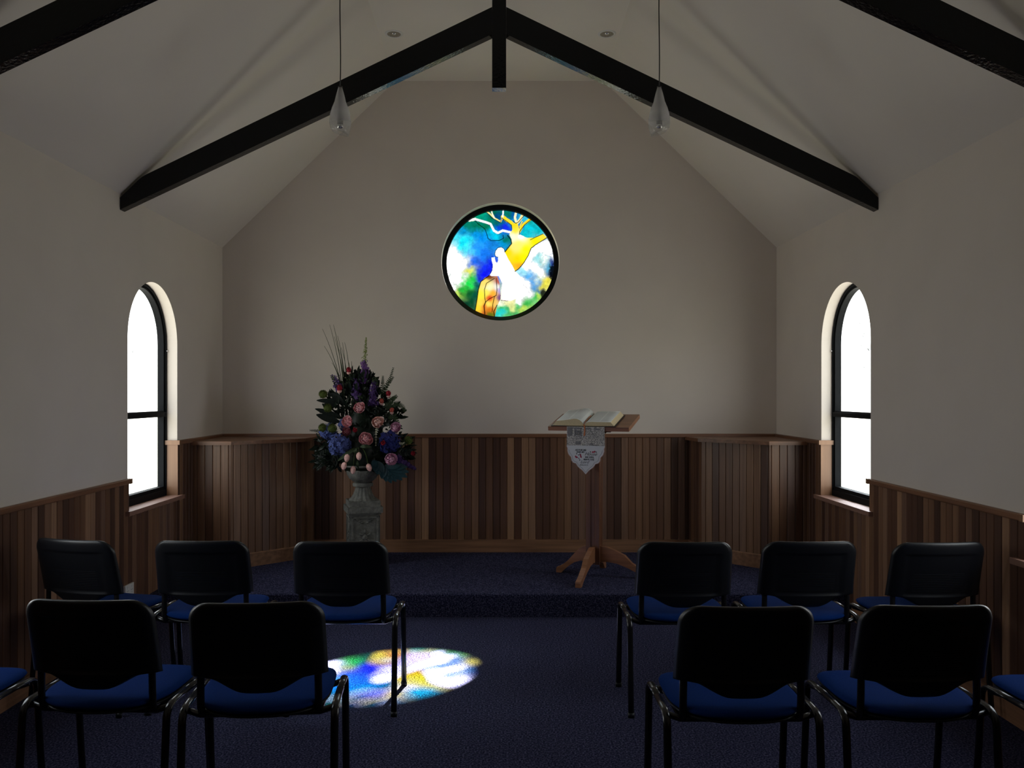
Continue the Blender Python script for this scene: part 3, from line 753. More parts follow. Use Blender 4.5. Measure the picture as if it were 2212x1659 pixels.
        for i in range(NU):
            for k in (0, n-1): bm.faces.new([F_[k][i], F_[k][i+1], B_[k][i+1], B_[k][i]])
        bmesh.ops.remove_doubles(bm, verts=bm.verts, dist=2e-5)
        return bm
    P.append(('backrest', back(1.0, 0, .030, 'shell'), 'shell', None))
    P.append(('back_cushion', back(.93, .018, .022, 'blue'), 'chair_blue', 'backrest'))
    return P
CH = []
def make_chair():
    root = thing('stacking_chair', '', 'chair')
    last = {}
    for nm, bm, m, par in chair_parts():
        o = bm_obj(nm, bm, M[m], root, smooth=True)
        if par: o.parent = last[par]
        last[nm] = o
    return root
proto = make_chair(); used = [False]
def chair(x, y, rz, label, group):
    if not used[0]: r = proto; used[0] = True
    else:
        r = proto.copy(); COL.objects.link(r)
        for ch in [c for c in ALLC if c.parent == proto]:
            c = ch.copy(); COL.objects.link(c); c.parent = r
            for g in [g for g in ALLC if g.parent == ch]:
                h = g.copy(); COL.objects.link(h); h.parent = c
    r.location = (x, y, 0); r.rotation_euler = (0, 0, rz); r['label'] = label; r['group'] = group
ALLC = [o for o in bpy.data.objects if o.type == 'MESH']
G1, G2 = 'chairs in the front row', 'chairs in the second row'
dg_ = math.radians
chair(-1.955, 4.12, dg_(-15), 'blue-seated black chair beside the wall power outlet, turned inward, end of the far row', G1)
chair(-1.395, 4.09, 0, 'black chair with blue seat directly in front of the left corner cupboard', G1)
chair(-.745, 4.075, 0, 'black chair in front of the stone pedestal, its legs standing in the coloured light', G1)
chair(.855, 4.06, 0, 'black chair with blue seat just right of the lectern foot, inner chair of its row', G1)
chair(1.435, 4.07, 0, 'black chair with blue seat in front of the right corner cupboard, middle of three', G1)
chair(2.015, 4.05, dg_(3), 'black chair with blue seat below and beyond the right arched window, against the panelling', G1)
chair(-1.985, 2.95, dg_(-2), 'chair cut off by the left photo edge, only blue seat corner and rail showing', G2)
chair(-1.365, 2.985, dg_(-3), 'large dark chair back near the left edge, second row, with lighter rounded top corner', G2)
chair(-.82, 2.95, dg_(4.5), 'near black chair whose blue seat edge overlaps the coloured light patch', G2)
chair(.797, 2.90, 0, 'near black chair on the right beside the aisle, ribbed plastic back', G2)
chair(1.385, 2.915, dg_(1), 'near black chair second from the aisle on the right, highlight along its top', G2)
chair(2.005, 2.87, dg_(2), 'chair cut off by the right photo edge, only blue seat and front rail showing', G2)

# ------------------------------------------------------------------ lectern, runner, bible
LX, LY, LR = .697, 6.185, dg_(-21)
lec = thing('lectern', 'wooden pedestal lectern with sloping top on curved feet, on the stage', 'lectern', (LX, LY, PZ), LR)
TILT = math.atan(.086/.384)
zc = (1.257+1.3435)/2 - PZ
TB = Matrix.Translation((0, 0, zc)) @ Matrix.Rotation(TILT, 4, 'X')     # board top surface frame
bm = bmesh.new(); box(bm, -.30, .30, -.195, .195, -.03, 0, TB); bm_obj('sloping_top', bm, M['lectern_x'], lec, bevel=.003)
bm = bmesh.new(); box(bm, -.12, .12, -.15, .15, -.058, -.03, TB); box(bm, -.02, .16, -.165, -.12, -.045, -.03, TB); bm_obj('top_bracket', bm, M['lectern'], lec, bevel=.003)
bm = bmesh.new()
q = .05
sec = [(-q, -q), (-.016, -q), (-.012, -q+.006), (.012, -q+.006), (.016, -q), (q, -q), (q, -.016), (q-.006, -.012), (q-.006, .012), (q, .016), (q, q), (.016, q), (.012, q-.006), (-.012, q-.006), (-.016, q), (-q, q), (-q, .016), (-q+.006, .012), (-q+.006, -.012), (-q, -.016)]
prism(bm, sec, lambda u, v, w: (u, v, w), .085, zc-.045); bm_obj('post', bm, M['lectern'], lec, bevel=.002)
for ang, L in ((-90, .45), (0, .43), (180, .29), (90, .29)):
    bm = bmesh.new(); pts = []
    top = [(.045, .215), (.10, .212), (.15, .195), (.22*L/.45+.02, .16), (.30*L/.45, .105), (.38*L/.45, .062), (L-.03, .047), (L-.004, .040)]
    bot = [(L, .030), (L, 0.0), (L-.045, 0.0), (L-.058, .012), (.36*L/.45, .030), (.27*L/.45, .070), (.17*L/.45+.01, .098), (.10, .106), (.045, .10)]
    if L < .35:
        top = [(.045, .215), (.08, .21), (.12, .185), (.16, .14), (.20, .095), (.24, .062), (L-.02, .046), (L-.004, .04)]
        bot = [(L, .030), (L, 0.0), (L-.04, 0), (L-.05, .012), (.20, .05), (.15, .085), (.10, .102), (.045, .10)]
    r = Matrix.Rotation(dg_(ang), 4, 'Z')
    prism(bm, top + bot, lambda u, v, w: r @ Vector((u, w, v)), -.019, .019)
    bm_obj('foot', bm, M['lectern_x'], lec, bevel=.004)

# runner
R0 = Matrix.Translation((LX, LY, PZ)) @ Matrix.Rotation(LR, 4, 'Z')
front = TB @ Vector((-.012, -.195, 0))
ftop = front.z; W2 = .14
OZ = Vector((-.014, front.y - .0035, ftop + .002))
run = thing('table_runner', 'white printed cloth runner with scripture verse hanging over the lectern front', 'cloth', R0 @ OZ, LR)
def clothfn(u, v, w): return (u, -w, v)
# outline of the hanging end: u across, v down
halfR = [(W2, 0), (W2+.001, -.10), (W2+.002, -.145), (W2-.003, -.158), (W2-.002, -.175), (W2-.010, -.20), (W2-.03, -.222), (W2-.031, -.232), (W2-.034, -.248), (W2-.047, -.262), (W2-.068, -.268), (W2-.07, -.274), (W2-.083, -.292), (W2-.115, -.316), (0, -.344)]
outl = [(-u, v) for u, v in halfR][::-1][1:] + []
outline = halfR + [(-u, v) for u, v in halfR[::-1][1:]]
def cloth_mesh(outline, name, m, w0, th, parent):
    me = fill_shape([outline], th, lambda u, v, w: clothfn(u, v, w0 + w), name); return link(name, me, m, parent)
def runner_mat():
    m, t = nt('runner_cotton')
    out = N(t, 'ShaderNodeOutputMaterial'); b = N(t, 'ShaderNodeBsdfPrincipled'); t.links.new(b.outputs[0], out.inputs[0])
    b.inputs['Roughness'].default_value = .9
    tc = N(t, 'ShaderNodeTexCoord'); sp = N(t, 'ShaderNodeSeparateXYZ'); t.links.new(tc.outputs['Object'], sp.inputs[0])
    vo = N(t, 'ShaderNodeTexVoronoi', feature='DISTANCE_TO_EDGE'); vo.inputs['Scale'].default_value = 60; t.links.new(tc.outputs['Object'], vo.inputs['Vector'])
    nz = N(t, 'ShaderNodeTexNoise'); nz.inputs['Scale'].default_value = 120; t.links.new(tc.outputs['Object'], nz.inputs['Vector'])
    rp = N(t, 'ShaderNodeValToRGB'); rp.color_ramp.elements[0].position = .02; rp.color_ramp.elements[0].color = (.27, .27, .28, 1)
    rp.color_ramp.elements[1].position = .11; rp.color_ramp.elements[1].color = (.60, .58, .57, 1)
    t.links.new(vo.outputs['Distance'], rp.inputs[0])
    r2 = N(t, 'ShaderNodeValToRGB'); r2.color_ramp.elements[0].position = .38; r2.color_ramp.elements[0].color = (.5, .5, .5, 1); r2.color_ramp.elements[1].position = .6; r2.color_ramp.elements[1].color = (1, 1, 1, 1)
    t.links.new(nz.outputs['Fac'], r2.inputs[0])
    mu = N(t, 'ShaderNodeMix', data_type='RGBA', blend_type='MULTIPLY'); mu.inputs[0].default_value = 1
    t.links.new(rp.outputs[0], mu.inputs[6]); t.links.new(r2.outputs[0], mu.inputs[7])
    g = N(t, 'ShaderNodeMath', operation='GREATER_THAN'); g.inputs[1].default_value = -.136; t.links.new(sp.outputs[2], g.inputs[0])
    mx = N(t, 'ShaderNodeMix', data_type='RGBA'); t.links.new(g.outputs[0], mx.inputs[0]); mx.inputs[6].default_value = (.56, .58, .64, 1)
    t.links.new(mu.outputs[2], mx.inputs[7]); t.links.new(mx.outputs[2], b.inputs['Base Color'])
    return m
M['runner'] = runner_mat()
cloth_mesh(outline, 'hanging_end', M['runner'], 0, .0016, run)
# part lying on the sloping top, under the book
bm = bmesh.new(); box(bm, -.154, .126, -.197, .19, .0005, .002, TB)
o = bm_obj('runner_top', bm, M['runner'], run); o.data.transform(Matrix.Translation(-OZ))
# stitched edge, printing, lettering
bm = bmesh.new(); pl = [clothfn(u*.985, v*.992 - .001, .0024) for u, v in outline if v < -.14]
tube(bm, pl, .0013, 6); bm_obj('stitched_edge', bm, M['ink_pink'], run)
bm = bmesh.new(); pl = [clothfn(u*.90, v*.955, .0022) for u, v in outline if v < -.165]
tube(bm, pl, .0008, 5); bm_obj('scroll_border', bm, M['ink_grey'], run)
bm = bmesh.new()
def rect(bm, u0, u1, v0, v1, w=.0022):
    box(bm, u0, u1, -w-.0003 - .002, -w + .0006, v0, v1)
rect(bm, -.135, -.10, -.066, -.004)
for k in range(4): rect(bm, -.075 + k*.0125, -.069 + k*.0125, -.062, -.026)
rect(bm, -.082, -.032, -.016, -.006); rect(bm, -.082, -.078, -.070, -.006); rect(bm, -.036, -.032, -.070, -.006); rect(bm, -.082, -.032, -.071, -.068)
rect(bm, -.002, .040, -.018, -.008); rect(bm, .065, .105, -.022, -.010)
for k in range(5): rect(bm, .025, .075, -.034-.009*k, -.0325-.009*k)
for k in range(7): rect(bm, -.105 + k*.011, -.101+k*.011, -.087-.003*(k % 2), -.081-.003*(k % 2))
rect(bm, -.075, -.038, -.128, -.106); rect(bm, .035, .095, -.132, -.128); rect(bm, .035, .052, -.126, -.115)
bm_obj('printed_garden', bm, M['ink_grey'], run)
bm = bmesh.new()
def dot(u, v, r, bm): lathe(bm, [(r, 0), (r*.7, .0008)], 10, mx=Matrix.Translation(clothfn(u, v, .0022)) @ Matrix.Rotation(PI/2, 4, 'X'))
for u, v in ((.052, -.181), (.062, -.180), (.068, -.177), (-.070, -.221), (-.063, -.222), (-.037, -.211), (-.034, -.219), (-.038, -.203), (-.074, -.215)): dot(u, v, .0058, bm)
bm_obj('printed_roses', bm, M['ink_red'], run)
bm = bmesh.new()
for u, v in ((.036, -.180), (.079, -.180), (-.066, -.196), (-.052, -.204), (-.042, -.198), (-.050, -.228), (-.044, -.240)): dot(u, v, .0040, bm)
bm_obj('printed_leaves', bm, M['ink'], run)
def text(s, u, v, size, parent, m, shear=0, name='lettering', mw=None, align='LEFT', bold=.0):
    cu = bpy.data.curves.new('t', 'FONT'); cu.body = s; cu.size = size; cu.shear = shear; cu.extrude = .0003; cu.offset = bold; cu.align_x = align
    o = bpy.data.objects.new('t', cu); COL.objects.link(o)
    dg = bpy.context.evaluated_depsgraph_get(); dg.update()
    me = bpy.data.meshes.new_from_object(o.evaluated_get(dg)); bpy.data.objects.remove(o)
    me.materials.clear(); me.name = name
    bm = bmesh.new(); bm.from_mesh(me)
    for q in bm.verts:
        p = clothfn(u + q.co.x, v + q.co.y, .0030 + q.co.z); q.co = Vector(p)
    bm.to_mesh(me); bm.free()
    return link(name, me, m, parent)
text('AS FOR ME', -.078, -.174, .017, run, M['ink'], .1, bold=.0003)
text('AND MY', -.068, -.188, .0155, run, M['ink'], .1, bold=.0003)
text('House', -.008, -.206, .034, run, M['ink_grey'], .45)
text('WE WILL', -.005, -.224, .0165, run, M['ink'], .1, bold=.0003)
text('SERVE THE', -.016, -.241, .0165, run, M['ink'], .1, bold=.0003)
text('Lord', -.040, -.264, .032, run, M['ink_grey'], .45)
text('(Joshua 24:15)', -.042, -.278, .0105, run, M['ink'], .0)

# bible
bib = thing('open_bible', 'large open book with cream pages lying on the lectern', 'book', R0 @ (TB @ Vector((-.03, 0, .002))), 0)
bib.rotation_mode = 'QUATERNION'; BQ = (R0 @ TB).to_quaternion(); bib.rotation_quaternion = BQ
D0, D1 = -.185, .135
def page_mat():
    m, t = nt('printed_pages')
    out = N(t, 'ShaderNodeOutputMaterial'); b = N(t, 'ShaderNodeBsdfPrincipled'); t.links.new(b.outputs[0], out.inputs[0]); b.inputs['Roughness'].default_value = .75
    tc = N(t, 'ShaderNodeTexCoord'); sp = N(t, 'ShaderNodeSeparateXYZ'); t.links.new(tc.outputs['Object'], sp.inputs[0])
    def M2(op, a, b_=None, c=None):
        n = N(t, 'ShaderNodeMath', operation=op)
        for k, q in enumerate((a, b_, c)):
            if q is None: continue
            if isinstance(q, (int, float)): n.inputs[k].default_value = q
            else: t.links.new(q, n.inputs[k])
        return n.outputs[0]
    ax = M2('ABSOLUTE', sp.outputs[0]); c1 = M2('LESS_THAN', M2('ABSOLUTE', M2('SUBTRACT', ax, .068)), .041)
    c2 = M2('LESS_THAN', M2('ABSOLUTE', M2('SUBTRACT', ax, .160)), .041)
    cols_ = M2('MAXIMUM', c1, c2)
    ym = M2('LESS_THAN', M2('ABSOLUTE', M2('ADD', sp.outputs[1], .025)), .140)
    ln = M2('GREATER_THAN', M2('SINE', M2('MULTIPLY', sp.outputs[1], 2*PI/.0075)), 0.0)
    f = M2('MULTIPLY', M2('MULTIPLY', cols_, ym), M2('ADD', M2('MULTIPLY', ln, .25), .25))
    mx = N(t, 'ShaderNodeMix', data_type='RGBA'); t.links.new(f, mx.inputs[0]); mx.inputs[6].default_value = (.80, .84, .82, 1); mx.inputs[7].default_value = (.46, .48, .50, 1)
    t.links.new(mx.outputs[2], b.inputs['Base Color'])
    return m
M['pages'] = page_mat()
bm = bmesh.new(); box(bm, -.248, .232, D0-.004, D1+.004, 0, .004); bm_obj('cover', bm, M['cover'], bib, bevel=.001)
for side in (-1, 1):
    if side == -1: prof = [(-.004, .014), (-.012, .030), (-.028, .046), (-.05, .056), (-.075, .057), (-.11, .050), (-.15, .044), (-.205, .040)]; edge = (-.238, .005)
    else: prof = [(.004, .014), (.012, .024), (.03, .033), (.06, .035), (.10, .034), (.15, .034), (.198, .034)]; edge = (.222, .005)
    bm = bmesh.new(); poly = [(side*.003, .004)] + prof + [edge]
    prism(bm, poly if side == 1 else poly, lambda u, v, w: (u, w, v), D0, D1); bm_obj('page_block', bm, M['paper'], bib)
    bm = bmesh.new(); A = []; B = []
    for u, v in prof: A.append(bm.verts.new((u, D0, v+.0008))); B.append(bm.verts.new((u, D1, v+.0008)))
    for k in range(len(prof)-1): bm.faces.new([A[k], A[k+1], B[k+1], B[k]])
    o = bm_obj('page', bm, M['pages'], bib, smooth=True); md = o.modifiers.new('t', 'SOLIDIFY'); md.thickness = .0008
# ribbon in local bible frame; hangs over the front edge
inv = (Matrix.Translation(bib.location) @ BQ.to_matrix().to_4x4()).inverted()
bm = bmesh.new(); a = R0 @ (front + Vector((-.008, -.0075, .022))); 
rpts = [Vector((.0, .02, .030)), Vector((.0, -.10, .026)), Vector((.0, D0-.004, .014))]
rpts += [inv @ (a + Vector((0, 0, -.02))), inv @ (a + Vector((0, 0, -.05))), inv @ (a + Vector((-.004, -.001, -.085)))]
tube(bm, rpts, .0055, 6, r2=.0008, side=(1, 0, 0)); bm_obj('ribbon_marker', bm, M['ribbon'], bib)

# ------------------------------------------------------------------ pedestal and urn
PX_, PD = -1.092, 6.62
ped = thing('stone_pedestal', 'square carved stone pedestal on the stage carrying the urn', 'pedestal', (PX_, PD, PZ), dg_(17))
zt = .613 - PZ
bm = bmesh.new(); box(bm, -.14, .14, -.14, .14, 0, .05); box(bm, -.13, .13, -.13, .13, .05, .075); bm_obj('plinth', bm, M['stone'], ped, bevel=.008)
bm = bmesh.new(); box(bm, -.112, .112, -.112, .112, .07, zt-.05)
for k in range(4):
    r = Matrix.Rotation(k*PI/2, 4, 'Z')
    for (a, b, c, d) in ((-.105, -.09, .09, zt-.075), (.09, .105, .09, zt-.075), (-.105, .105, .09, .105), (-.105, .105, zt-.09, zt-.075)):
        box(bm, a, b, -.120, -.108, c, d, r)
bm_obj('shaft', bm, M['stone'], ped, bevel=.003)
for k in range(4):
    bm = bmesh.new(); r = Matrix.Rotation(k*PI/2, 4, 'Z')
    bmesh.ops.create_icosphere(bm, subdivisions=2, radius=.022, matrix=r @ Matrix.Translation((0, -.114, .22)) @ Matrix.Diagonal((1, .5, 1, 1)))
    for a in range(6):
        an = a*PI/3 + .5
        bmesh.ops.create_icosphere(bm, subdivisions=1, radius=.02, matrix=r @ Matrix.Translation((.035*math.cos(an), -.113, .22+.045*math.sin(an))) @ Matrix.Rotation(an, 4, (0, -1, 0)) @ Matrix.Diagonal((1.1, .35, .5, 1)))
    for s_ in (-1, 1):
        for q_ in range(4): bmesh.ops.create_icosphere(bm, subdivisions=1, radius=.014, matrix=r @ Matrix.Translation((s_*(.02+.018*q_), -.113, .335 + .012*q_ )) @ Matrix.Diagonal((1.2, .4, .7, 1)))
    bm_obj('carved_ornament', bm, M['stone'], ped, smooth=True)
bm = bmesh.new(); box(bm, -.125, .125, -.125, .125, zt-.062, zt-.045); box(bm, -.138, .138, -.138, .138, zt-.047, zt); bm_obj('cap', bm, M['stone'], ped, bevel=.012)
urn = thing('stone_urn', 'weathered stone urn with fluted stem standing on the pedestal, holding flowers', 'urn', (PX_, PD, .613), dg_(17))
bm = bmesh.new(); box(bm, -.122, .122, -.122, .122, 0, .043); bm_obj('square_base', bm, M['stone'], urn, bevel=.006)
bm = bmesh.new()
fl = lambda i, z: 1 + (.05 if (i % 4 < 2) else -.03)
lathe(bm, [(.108, .040), (.106, .052), (.092, .062), (.076, .085), (.064, .115), (.057, .14), (.056, .150)], 64, flute=fl)
lathe(bm, [(.058, .148), (.078, .152), (.082, .165), (.078, .178), (.060, .184)], 48)
bm_obj('fluted_stem', bm, M['stone'], urn, angle=.6)
bm = bmesh.new()
lathe(bm, [(.058, .182), (.075, .19), (.105, .215), (.125, .245), (.132, .275), (.126, .29), (.13, .30), (.155, .31), (.16, .32), (.15, .325), (.12, .318)], 64, flute=lambda i, z: 1 + (.035*math.sin(i*2*PI/8) if z < .285 else 0))
bm_obj('bowl', bm, M['stone'], urn, smooth=True)

# ------------------------------------------------------------------ flowers
FC = {'peony': (.86, .52, .55), 'peony_l': (.90, .66, .60), 'peony_m': (.80, .50, .66), 'dusky': (.40, .15, .18), 'red': (.32, .015, .03), 'coral': (.50, .10, .07), 'tulip': (.68, .40, .36),
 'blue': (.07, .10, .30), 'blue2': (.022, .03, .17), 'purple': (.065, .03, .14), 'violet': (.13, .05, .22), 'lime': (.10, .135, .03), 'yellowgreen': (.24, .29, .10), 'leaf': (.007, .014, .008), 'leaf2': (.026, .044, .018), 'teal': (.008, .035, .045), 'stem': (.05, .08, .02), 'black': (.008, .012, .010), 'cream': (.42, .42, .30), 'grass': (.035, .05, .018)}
FM = {k: mat('flower_' + k, v, .65 if k not in ('leaf', 'teal', 'black') else .42, .28, 60 if k not in ('peony', 'peony_l', 'peony_m') else 90, spec=.25) for k, v in FC.items()}
arr = thing('flower_arrangement', 'tall mixed flower arrangement of pink peonies, blue hydrangeas and grasses in the urn', 'flowers', (PX_, PD, .90))
A0 = Vector((PX_, PD, .90))
rnd = random.Random(11)
def fp(cx, cy, d): return at(640 + cx/3.19, 680 + cy/3.19, d) - A0
def petal(bm, base, ax, out, L, W, cup, n=4, ruff=0.0):
    """petal from base growing along 'out' turning toward 'ax'"""
    side = ax.cross(out)
    if side.length < 1e-5: side = Vector((1, 0, 0))
    side.normalize(); g = []
    for i in range(n+1):
        t = i/n; w = W*math.sin(PI*min(.96, .12 + t*.80))**.8
        p = base + out*L*t*(1-.25*cup*t) + ax*L*cup*t*t*.8
        row = []
        for k in range(-2, 3):
            s_ = k/2
            row.append(bm.verts.new(p + side*w*s_ + ax*W*.35*s_*s_ + ax*ruff*rnd.uniform(-1, 1)*t))
        g.append(row)
    for i in range(n):
        for k in range(4): bm.faces.new([g[i][k], g[i][k+1], g[i+1][k+1], g[i+1][k]])
def bloom(c, axis, r, mname, name, label=None, rings=5, parent=None, closed=0.0):
    bm = bmesh.new(); ax = axis.normalized(); s0 = ax.orthogonal().normalized(); s1 = ax.cross(s0)
    for k in range(rings):
        f = (k+1)/rings; npt = 4 + int(5*f)
        for i in range(npt):
            a = 2*PI*(i + .5*(k % 2))/npt + rnd.uniform(-.15, .15)
            o_ = (s0*math.cos(a) + s1*math.sin(a))
            el = (1-f)*1.15 + .30 + closed*.5 + rnd.uniform(-.12, .12)      # elevation toward axis
            d_ = (o_*math.cos(el) + ax*math.sin(el)).normalized()
            inw = (ax*math.cos(el) - o_*math.sin(el)).normalized()
            L = r*(.62 + .42*f); petal(bm, -ax*r*.5*f + o_*r*.12*f, inw, d_, L*rnd.uniform(.9, 1.08), r*(.24 + .24*f), .75 + closed*.3, 4, r*.09)
    for v in bm.verts: v.co += c
    o = bm_obj(name, bm, FM[mname], arr if parent is None else parent, smooth=True)
    if label: o['label'] = label
    return o
def outward(c, k=1.0):
    return Vector((c.x*1.1*k, -.55, (c.z-.25)*.8*k + .1)).normalized()
for (cx, cy, r, d, m) in ((435,645,44,6.40,'peony'),(353,738,42,6.38,'peony'),(560,742,46,6.37,'peony_l'),(680,778,42,6.42,'peony_m'),(480,855,50,6.34,'peony'),(648,995,47,6.36,'peony_m'),(350,805,34,6.42,'dusky')):
    c = fp(cx, cy, d); bloom(c, outward(c), r/3.19*d/F*1.22, m, 'peony', 'dusky pink peony' if m == 'dusky' else None, 6)
for (cx, cy, r, d, m) in ((298,512,27,6.45,'red'),(362,388,24,6.5,'red'),(405,800,23,6.37,'red'),(598,888,25,6.36,'red'),(636,550,24,6.5,'red'),(588,602,22,6.48,'coral'),(658,664,22,6.46,'coral'),(805,960,24,6.45,'red')):
    c = fp(cx, cy, d); ax = Vector((0.1 if cy > 700 else 0, -.8 if cy > 700 else -.35, .3 if cy > 700 else .9))
    R_ = r/3.19*d/F; bloom(c + Vector((0, 0, R_*.15)), ax, R_*1.3, m, 'rose', None, 4, closed=.6)
    if cy < 700:
        bm = bmesh.new(); lathe(bm, [(.002, -R_*1.05), (R_*.45, -R_*.85), (R_*.66, -R_*.5), (R_*.62, -R_*.35)], 14, c=c); o = bm_obj('rose_base', bm, FM['tulip'], arr, smooth=True)
def tul(cx, cy, d, lean):
    c = fp(cx, cy, d); bm = bmesh.new(); R_ = .0205; H_ = .062
    ax = Vector((lean, 0, -1)).normalized(); q = Vector((0, 0, 1)).rotation_difference(ax).to_matrix().to_4x4()
    prof = [(.003, -H_/2), (R_*.7, -H_*.40), (R_, -H_*.15), (R_*.95, H_*.15), (R_*.6, H_*.38), (R_*.2, H_*.5)]
    lathe(bm, prof, 18, mx=Matrix.Translation(c) @ q, flute=lambda i, z: 1 + .10*math.cos(i*2*PI/6))
    o = bm_obj('tulip', bm, FM['tulip'], arr, smooth=True)
    b = c - ax*H_/2; e = fp(430 + (cx-430)*.35, 920, 6.45)
    bm = bmesh.new(); mid = (b+e)/2 + Vector((lean*.03, -.02, .03)); pts = []
    for k in range(9):
        t = k/8; pts.append(b*(1-t)**2 + mid*2*t*(1-t) + e*t*t)
    tube(bm, pts, .0035, 6); bm_obj('flower_stem', bm, FM['stem'], o, smooth=True)
for a in ((350,988,6.33,-.15),(433,975,6.33,.05),(330,1042,6.34,-.2),(392,1070,6.36,-.05),(503,1052,6.36,.35)): tul(*a)
def floret(bm, c, ax, r):
    ax = ax.normalized(); s0 = ax.orthogonal().normalized(); s1 = ax.cross(s0); ph = rnd.uniform(0, 2)
    for k in range(4):
        a = ph + k*PI/2; o_ = s0*math.cos(a)+s1*math.sin(a); sd = ax.cross(o_)
        p = [c, c + o_*r*.55 + sd*r*.48 + ax*r*.12, c + o_*r*1.05 + ax*r*.02, c + o_*r*.55 - sd*r*.48 + ax*r*.12]
        bm.faces.new([bm.verts.new(q) for q in p])
def hydrangea(cx, cy, rx, d, m):
    c = fp(cx, cy, d); R_ = rx/3.19*d/F; bm = bmesh.new(); n = 130
    bmesh.ops.create_icosphere(bm, subdivisions=2, radius=R_*.62, matrix=Matrix.Translation(c))
    for i in range(n):
        z = 1-2*(i+.5)/n; a = i*2.39996; h = math.sqrt(1-z*z); v = Vector((h*math.cos(a), h*math.sin(a), z))
        if v.y > .5: continue
        floret(bm, c + v*R_*rnd.uniform(.80, 1.08), v + Vector((rnd.uniform(-.7,.7), rnd.uniform(-.6,.2), rnd.uniform(-.7,.7))), R_*rnd.uniform(.19, .27))
    o = bm_obj('hydrangea', bm, FM[m], arr)
    return o
hydrangea(296, 895, 74, 6.42, 'blue'); hydrangea(222, 805, 56, 6.5, 'blue'); hydrangea(640, 875, 72, 6.44, 'blue2'); hydrangea(330, 760, 40, 6.5, 'blue')
def spike(p0, p1, r0, r1, m, name, n=70, fr=.012):
    bm = bmesh.new(); ax = (p1-p0); L = ax.length; ax.normalize(); s0 = ax.orthogonal().normalized(); s1 = ax.cross(s0)
    tube(bm, [p0, (p0+p1)/2, p1], .003, 5)
    for i in range(n):
        t = (i+.5)/n; a = i*2.39996; r = (r0*(1-t) + r1*t)*rnd.uniform(.3, 1.15); o_ = s0*math.cos(a)+s1*math.sin(a)
        floret(bm, p0 + ax*L*t + o_*r, o_ + Vector((rnd.uniform(-.8,.8), rnd.uniform(-.8,.2), rnd.uniform(-.8,.8))) + ax*.3, fr*(1-.45*t)*rnd.uniform(.6, 1.1))
    return bm_obj(name, bm, FM[m], arr)
spike(fp(468,470,6.52), fp(470,315,6.52), .036, .026, 'violet', 'delphinium', 110, .019)
spike(fp(472,330,6.52), fp(482,155,6.52), .024, .003, 'yellowgreen', 'flower_spike', 75, .010)
spike(fp(415,600,6.48), fp(412,440,6.5), .04, .02, 'purple', 'delphinium', 130, .017)
spike(fp(525,625,6.46), fp(535,455,6.5), .04, .022, 'purple', 'delphinium', 140, .017)
spike(fp(300,520,6.5), fp(265,415,6.52), .04, .03, 'purple', 'delphinium', 60, .014)
spike(fp(690,990,6.42), fp(825,1065,6.42), .034, .008, 'purple', 'delphinium', 110, .017)
spike(fp(355,480,6.5), fp(385,410,6.52), .03, .02, 'leaf2', 'seed_spray', 50, .013)
spike(fp(440,560,6.44), fp(425,700,6.44), .03, .05, 'leaf2', 'seed_spray', 40, .010)
spike(fp(535,470,6.5), fp(550,430,6.5), .035, .02, 'leaf2', 'seed_spray', 50, .013)
def pompon(cx, cy, r, d):
    c = fp(cx, cy, d); R_ = r/3.19*d/F; bm = bmesh.new()
    bmesh.ops.create_icosphere(bm, subdivisions=2, radius=R_*.7, matrix=Matrix.Translation(c))
    for i in range(150):
        z = 1-2*(i+.5)/150; a = i*2.39996; h = math.sqrt(1-z*z); v = Vector((h*math.cos(a), h*math.sin(a), z))
        s_ = v.orthogonal().normalized()*R_*.12; tip = c + v*R_*rnd.uniform(.9, 1.1)
        bm.faces.new([bm.verts.new(c+v*R_*.6-s_), bm.verts.new(c+v*R_*.6+s_), bm.verts.new(tip)])
    bm_obj('chrysanthemum', bm, FM['lime'], arr)
for a in ((185,547,34,6.5),(218,642,34,6.47),(182,778,34,6.45),(248,782,36,6.43),(772,865,32,6.47)): pompon(*a)
# grasses
G = [((330,440),(180,97)),((325,440),(230,68)),((335,440),(256,68)),((335,430),(192,215)),((345,440),(285,145)),((375,400),(333,190)),((320,440),(245,330)),((345,440),(262,150)),((340,450),(300,240)),((365,420),(310,225)),((378,400),(380,320)),((330,420),(262,90)),((350,420),(318,190)),((372,400),(362,330))]
for (a, b) in G:
    d = 6.52 + rnd.uniform(-.04, .06); p0, p1 = fp(a[0], a[1]+120, d), fp(b[0], b[1], d); mid = (fp(a[0], a[1], d) + p1)/2 + Vector((rnd.uniform(0, .012), 0, 0))
    bm = bmesh.new(); pts = [p0*(1-t)**2 + mid*2*t*(1-t) + p1*t*t for t in [k/8 for k in range(9)]]
    tube(bm, pts, .003, 5, radii=[.0034-.0022*k/8 for k in range(9)]); bm_obj('grass_stem', bm, FM['grass'], arr)
# leaves
def leaf(bm, p0, p1, w, nrm=Vector((0, -1, .2)), n=6, bend=0.0):
    ax = p1-p0; sd = ax.cross(nrm).normalized(); up = sd.cross(ax).normalized(); L_, C_, R_ = [], [], []
    for k in range(n+1):
        t = k/n; ww = w*math.sin(PI*(.04+.93*t))**.8; p = p0 + ax*t + up*bend*math.sin(PI*t)
        L_.append(bm.verts.new(p - sd*ww + up*ww*.25)); C_.append(bm.verts.new(p)); R_.append(bm.verts.new(p + sd*ww + up*ww*.25))
    for k in range(n):
        bm.faces.new([L_[k], C_[k], C_[k+1], L_[k+1]]); bm.faces.new([C_[k], R_[k], R_[k+1], C_[k+1]])
def leafobj(name, m, items, **kw):
    bm = bmesh.new()
    for it in items: leaf(bm, *it, **kw)
    return bm_obj(name, bm, FM[m], arr, smooth=True)
